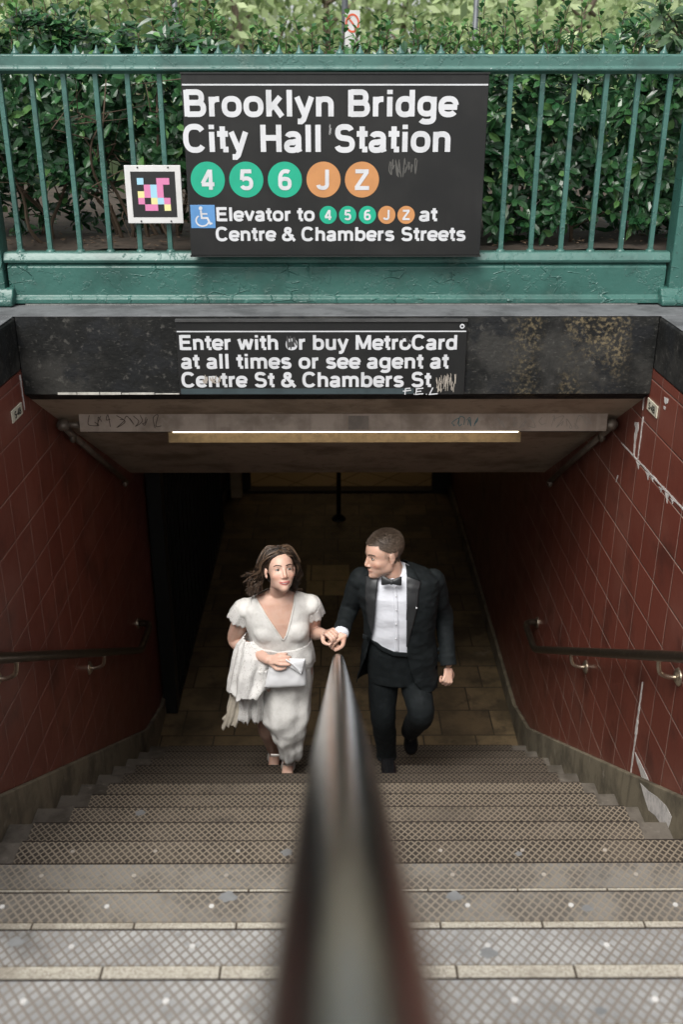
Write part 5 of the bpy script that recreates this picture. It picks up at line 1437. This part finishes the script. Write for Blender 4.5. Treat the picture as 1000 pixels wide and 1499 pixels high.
# dress: bodice with a deep neckline, skirt, lace sleeves, gathered train over the arm
M_lace = lace_mat(); M_crepe = crepe_mat(); M_trim = simple('ivory_trim', (.78, .76, .72), .7, bump=.3, bscale=150)
M_lining = simple('cream_lining', (0.62, 0.56, 0.46), .7, bump=.1)
mb = MB(); w_trunk(mb, .011)
for s_, o_ in ((wsL, 1), (wsR, -1)): mb.ell(s_ + Vector((o_ * .004, 0, -.012)), (.057, .066, .056)); limb(mb, [(s_ + Vector((0, 0, -.016)), .053), (s_ + Vector((o_ * .075, .01, .006)), .052)])
bm0 = remesh(mb, .0045, 40); wrinkle(bm0, .0025, 30, 1, (1, 1, .6))
bb_ = bvh(bm0); bm1 = bm0.copy()
vneck = [zw(*p) for p in ((225, 300), (238, 352), (272, 410), (320, 492), (375, 572), (424, 642), (442, 612), (468, 520), (487, 430), (497, 360), (500, 300), (470, 200), (330, 200))]
nk_c = mp(406, 872, 4.62)
def bcut(c, n):
    x, y = proj(c)
    if inpoly(x, y, vneck) and facing(c, n) and c.y < 4.68: return True
    if (c - nk_c).length < .082 and c.z > nk_c.z - .06: return True
    if c.z < pt(415, 948, 4.60).z: return True
    return False
cut(bm1, bcut)
dress = link('dress', bm1, M_crepe, woman, smooth=True); solid(dress, .003)
for ed in (((250, 372), (272, 410), (320, 492), (375, 572), (424, 642)), ((496, 362), (487, 430), (468, 520), (442, 612), (424, 642))):
    e_ = [zw(*p) for p in ed]; patch('neck_trim', [(x - 1.3, y) for x, y in e_], [(x + 1.3, y) for x, y in e_], bb_, .003, M_trim, dress, 40, 3, .004)
def cloth_loft(name, rows, folds, amp, mat, parent, seed=0, n=120, sub=6, power=2.0, hem=0.0, th=.003, lump=0.0):
    """hanging cloth through pixel rows; folds deepen towards the hem; the hem edge is uneven"""
    rr = []
    for i in range(len(rows) - 1):
        for k in range(sub):
            t = k / sub; rr.append(tuple(a + (b - a) * t for a, b in zip(rows[i], rows[i + 1])) + ((i + t) / (len(rows) - 1),))
    rr.append(tuple(rows[-1]) + (1.0,)); rings = []
    for (py, L, R, Y, b, t) in rr:
        c = pt((L + R) / 2, py, Y); a = (R - L) / 2 / ppm(c); rg = []
        for k in range(n):
            th_ = 2 * pi * k / n
            w_ = sin(folds * th_ + 2.2 * noise.noise(Vector((th_ * .9, t * 1.5, seed))) + seed) * amp * (.15 + .85 * t) + .35 * amp * sin(folds * 2.3 * th_ + seed * 2)
            q = c + Vector(((a + w_) * math.copysign(abs(cos(th_)) ** (2 / power), cos(th_)), (b + w_) * math.copysign(abs(sin(th_)) ** (2 / power), sin(th_)), 0))
            if hem and t > .8: q.z += hem * (t - .8) / .2 * (noise.noise(Vector((cos(th_) * 3, sin(th_) * 3, seed))) + .5 * noise.noise(Vector((cos(th_) * 11, sin(th_) * 11, seed + 4))))
            q += Vector((noise.noise(q * 14 + Vector((seed, 0, 0))), noise.noise(q * 14 + Vector((0, seed, 9))), 0)) * amp * .55
            if lump: q += Vector((cos(th_), sin(th_), 0)) * lump * noise.noise(Vector((q.x * 9 + q.z * 5, q.y * 8, q.z * 11 - q.x * 6))) * min(1, t * 1.5)
            rg.append(q)
        rings.append(rg)
    mb = MB(); mb.rings(rings, cap=False); o = mb.build(name, mat, parent, smooth=True); solid(o, th); return o
sk_rows = [(945, 384, 456, 4.68, .108), (962, 388, 458, 4.68, .118), (990, 386, 459, 4.69, .135), (1010, 382, 457, 4.69, .14), (1030, 381, 455, 4.68, .145), (1046, 382, 453, 4.675, .14), (1060, 388, 449, 4.675, .125), (1074, 396, 446, 4.68, .105), (1090, 405, 444, 4.70, .09), (1104, 411, 440, 4.73, .075), (1108, 414, 438, 4.74, .066)]
cloth_loft('skirt', sk_rows, 4, .009, M_crepe, dress, 3, hem=.01, lump=.014)
rows = [zw(190, 612) + zw(262, 612), zw(152, 655) + zw(330, 660), zw(138, 700) + zw(385, 700), zw(128, 750) + zw(378, 745), zw(120, 800) + zw(352, 795), zw(112, 850) + zw(345, 850), zw(106, 900) + zw(330, 890), zw(103, 945) + zw(300, 930)]
dr_rows = [((r[1] + r[3]) / 2, r[0], r[2], 4.64 - .012 * i, (.06, .085, .095, .10, .10, .10, .095, .09)[i]) for i, r in enumerate(rows)]
drape = cloth_loft('gathered_train', dr_rows, 5, .012, M_lace, dress, 5, hem=.03, lump=.012)
tails = [('train_lining', [(130, 880, 205), (105, 960, 200), (90, 1040, 185), (72, 1090, 170), (58, 1122, 155)], M_lining, 11, 4.60, .05),
         ('train_tail', [(175, 870, 250), (170, 950, 246), (164, 1030, 240), (158, 1100, 236)], M_lace, 12, 4.575, .045),
         ('train_tail', [(228, 860, 312), (232, 940, 305), (232, 1020, 298), (226, 1100, 290)], M_lace, 13, 4.58, .045),
         ('train_tail', [(240, 800, 350), (255, 850, 348), (275, 880, 340), (290, 915, 335)], M_lace, 14, 4.55, .04)]
for nm, rws, mt, sd, Y, dp in tails:
    R_ = [(zw(0, y)[1], zw(l, 0)[0], zw(r, 0)[0], Y + .01 * i, dp) for i, (l, y, r) in enumerate(rws)]
    cloth_loft(nm, R_, 4, .009, mt, drape, sd, n=90, hem=.035, lump=.012)
cloth_loft('waist_sash', [(936, 367, 455, 4.668, .128), (948, 378, 459, 4.675, .132), (960, 384, 461, 4.68, .136), (968, 386, 461, 4.685, .136)], 5, .006, M_lace, dress, 21, hem=.012)
def sleeve(s_, e_, flare, seed):
    mb = MB(); d = (e_ - s_).normalized(); a = Vector((1, 0, 0)); a = (a - d * a.dot(d)).normalized(); b = d.cross(a); rings = []
    s_ = s_ + Vector((0, 0, -.012))
    for i in range(13):
        t = i / 12; r = .047 + .010 * sin(min(1, t * 2.2) * pi / 2) + flare * t
        rings.append([s_ + d * (-.030 + .105 * t) + (a * cos(2 * pi * k / 96) + b * sin(2 * pi * k / 96)) * (r * (1 if i else .8) + .004 * t * sin(7 * 2 * pi * k / 96 + seed)) + d * (.006 * t * sin(16 * 2 * pi * k / 96)) for k in range(96)])
    mb.rings(rings, cap=False); o = mb.build('sleeve', M_lace, dress, smooth=True); solid(o, .003)
sleeve(wsL, weL + Vector((-.045, 0, 0)), .012, 0); sleeve(wsR, weR + Vector((.03, 0, 0)), .006, 1)
# sandals
M_sand = simple('silver_leather', (0.55, 0.52, 0.49), .3, .4, bump=0)
for a, t_ in ((wa1, wtoe1), (wa2, wtoe2)):
    s_ = MB()
    ring = [a + Vector((cos(2 * pi * k / 24) * .036, -.010 + sin(2 * pi * k / 24) * .050, -.022 + .014 * sin(2 * pi * k / 24))) for k in range(25)]
    s_.tube(ring, .0075, 8, cap=False)
    h_p = a + Vector((0, .04, -.075))
    for sx in (-1, 1): s_.tube([a + Vector((sx * .035, 0, -.012)), a + Vector((sx * .036, .02, -.04)), h_p + Vector((sx * .024, -.01, -.008))], .004, 8)
    tl = t_ + Vector((0, -.035, -.020))
    rings = []
    for f_, w_ in ((0, .026), (.3, .028), (.55, .036), (.8, .042), (1, .030)):
        c = (h_p + Vector((0, .015, -.015))).lerp(tl, f_); c.z -= .02 * sin(pi * f_) * .8
        rings.append([c + Vector((w_ * cos(2 * pi * q / 16), 0, .006 * sin(2 * pi * q / 16))) for q in range(16)])
    s_.rings(rings)
    s_.tube([h_p + Vector((0, .015, -.01)), Vector((h_p.x, h_p.y + .02, t_.z - .026))], [.012, .006], 10)
    tc = t_ + Vector((0, .012, 0)); s_.tube([tc + Vector((cos(pi * k / 12) * .040, 0, sin(pi * k / 12) * .020 - .006)) for k in range(13)], .005, 8)
    s_.build('sandal', M_sand, woman, smooth=True)
for p4 in (((414.5, 1117), (414.5, 1120.5), (430, 1117.5), (430, 1121)), ((396, 1104), (396, 1107.5), (409, 1104.5), (409, 1107.5))):
    patch('ankle_strap', [p4[0], p4[1]], [p4[2], p4[3]], wbb, .004, M_sand, woman, 3, 12, .003)
# clutch bag held at her waist
M_bag = Mat('white_satin', (0.74, 0.75, 0.77), .35); M_bag.bump(M_bag.noise(16, 3), .2, .01); M_bag = M_bag.done()
bag = thing('clutch_bag', 'white satin clutch bag with a big bow held at the woman\'s waist', 'bag', pt(418, 1000, 4.50))
def quadbag(name, cs, Y0, th, mat, parent, puff=.02, n=20, dy=0):
    tl_, tr_, br_, bl_ = [zw(*c) for c in cs]; v = []; bk = []
    for j in range(n + 1):
        for i in range(n + 1):
            s_, t_ = i / n, j / n
            px = (tl_[0] * (1 - s_) + tr_[0] * s_) * (1 - t_) + (bl_[0] * (1 - s_) + br_[0] * s_) * t_
            py = (tl_[1] * (1 - s_) + tr_[1] * s_) * (1 - t_) + (bl_[1] * (1 - s_) + br_[1] * s_) * t_
            e = (max(0, 1 - (2 * s_ - 1) ** 4) * max(0, 1 - (2 * t_ - 1) ** 4)) ** .5
            p = pt(px, py, Y0 + dy * t_); nz = .004 * noise.noise(p * 25)
            v.append(p + Vector((0, -puff * e + nz, 0))); bk.append(p + Vector((0, .003 + puff * e * .8, 0)))
    N = (n + 1) ** 2; f = []
    for j in range(n):
        for i in range(n):
            a = j * (n + 1) + i; f.append((a, a + n + 1, a + n + 2, a + 1)); f.append((a + N, a + 1 + N, a + n + 2 + N, a + n + 1 + N))
    rim = [i for i in range(n + 1)] + [j * (n + 1) + n for j in range(1, n + 1)] + [n * (n + 1) + i for i in range(n - 1, -1, -1)] + [j * (n + 1) for j in range(n - 1, 0, -1)]
    f += [(rim[k], rim[(k + 1) % len(rim)], rim[(k + 1) % len(rim)] + N, rim[k] + N) for k in range(len(rim))]
    mb = MB(); mb.add(v + bk, f); return mb.build(name, mat, parent, smooth=True)
quadbag('pouch', ((342, 778), (556, 745), (562, 908), (312, 918)), 4.515, .05, M_bag, bag, .030, dy=-.01)
b1 = quadbag('bow', ((432, 745), (556, 748), (535, 842), (455, 790)), 4.478, .02, M_bag, bag, .014)
fold = MB(); fold.tube(arc_pts([pt(*zw(438, 752), 4.462), pt(*zw(475, 775), 4.458), pt(*zw(500, 800), 4.460), pt(*zw(530, 836), 4.466)], 5), .005, 8); fold.build('bow_fold', M_bag, b1, smooth=True)
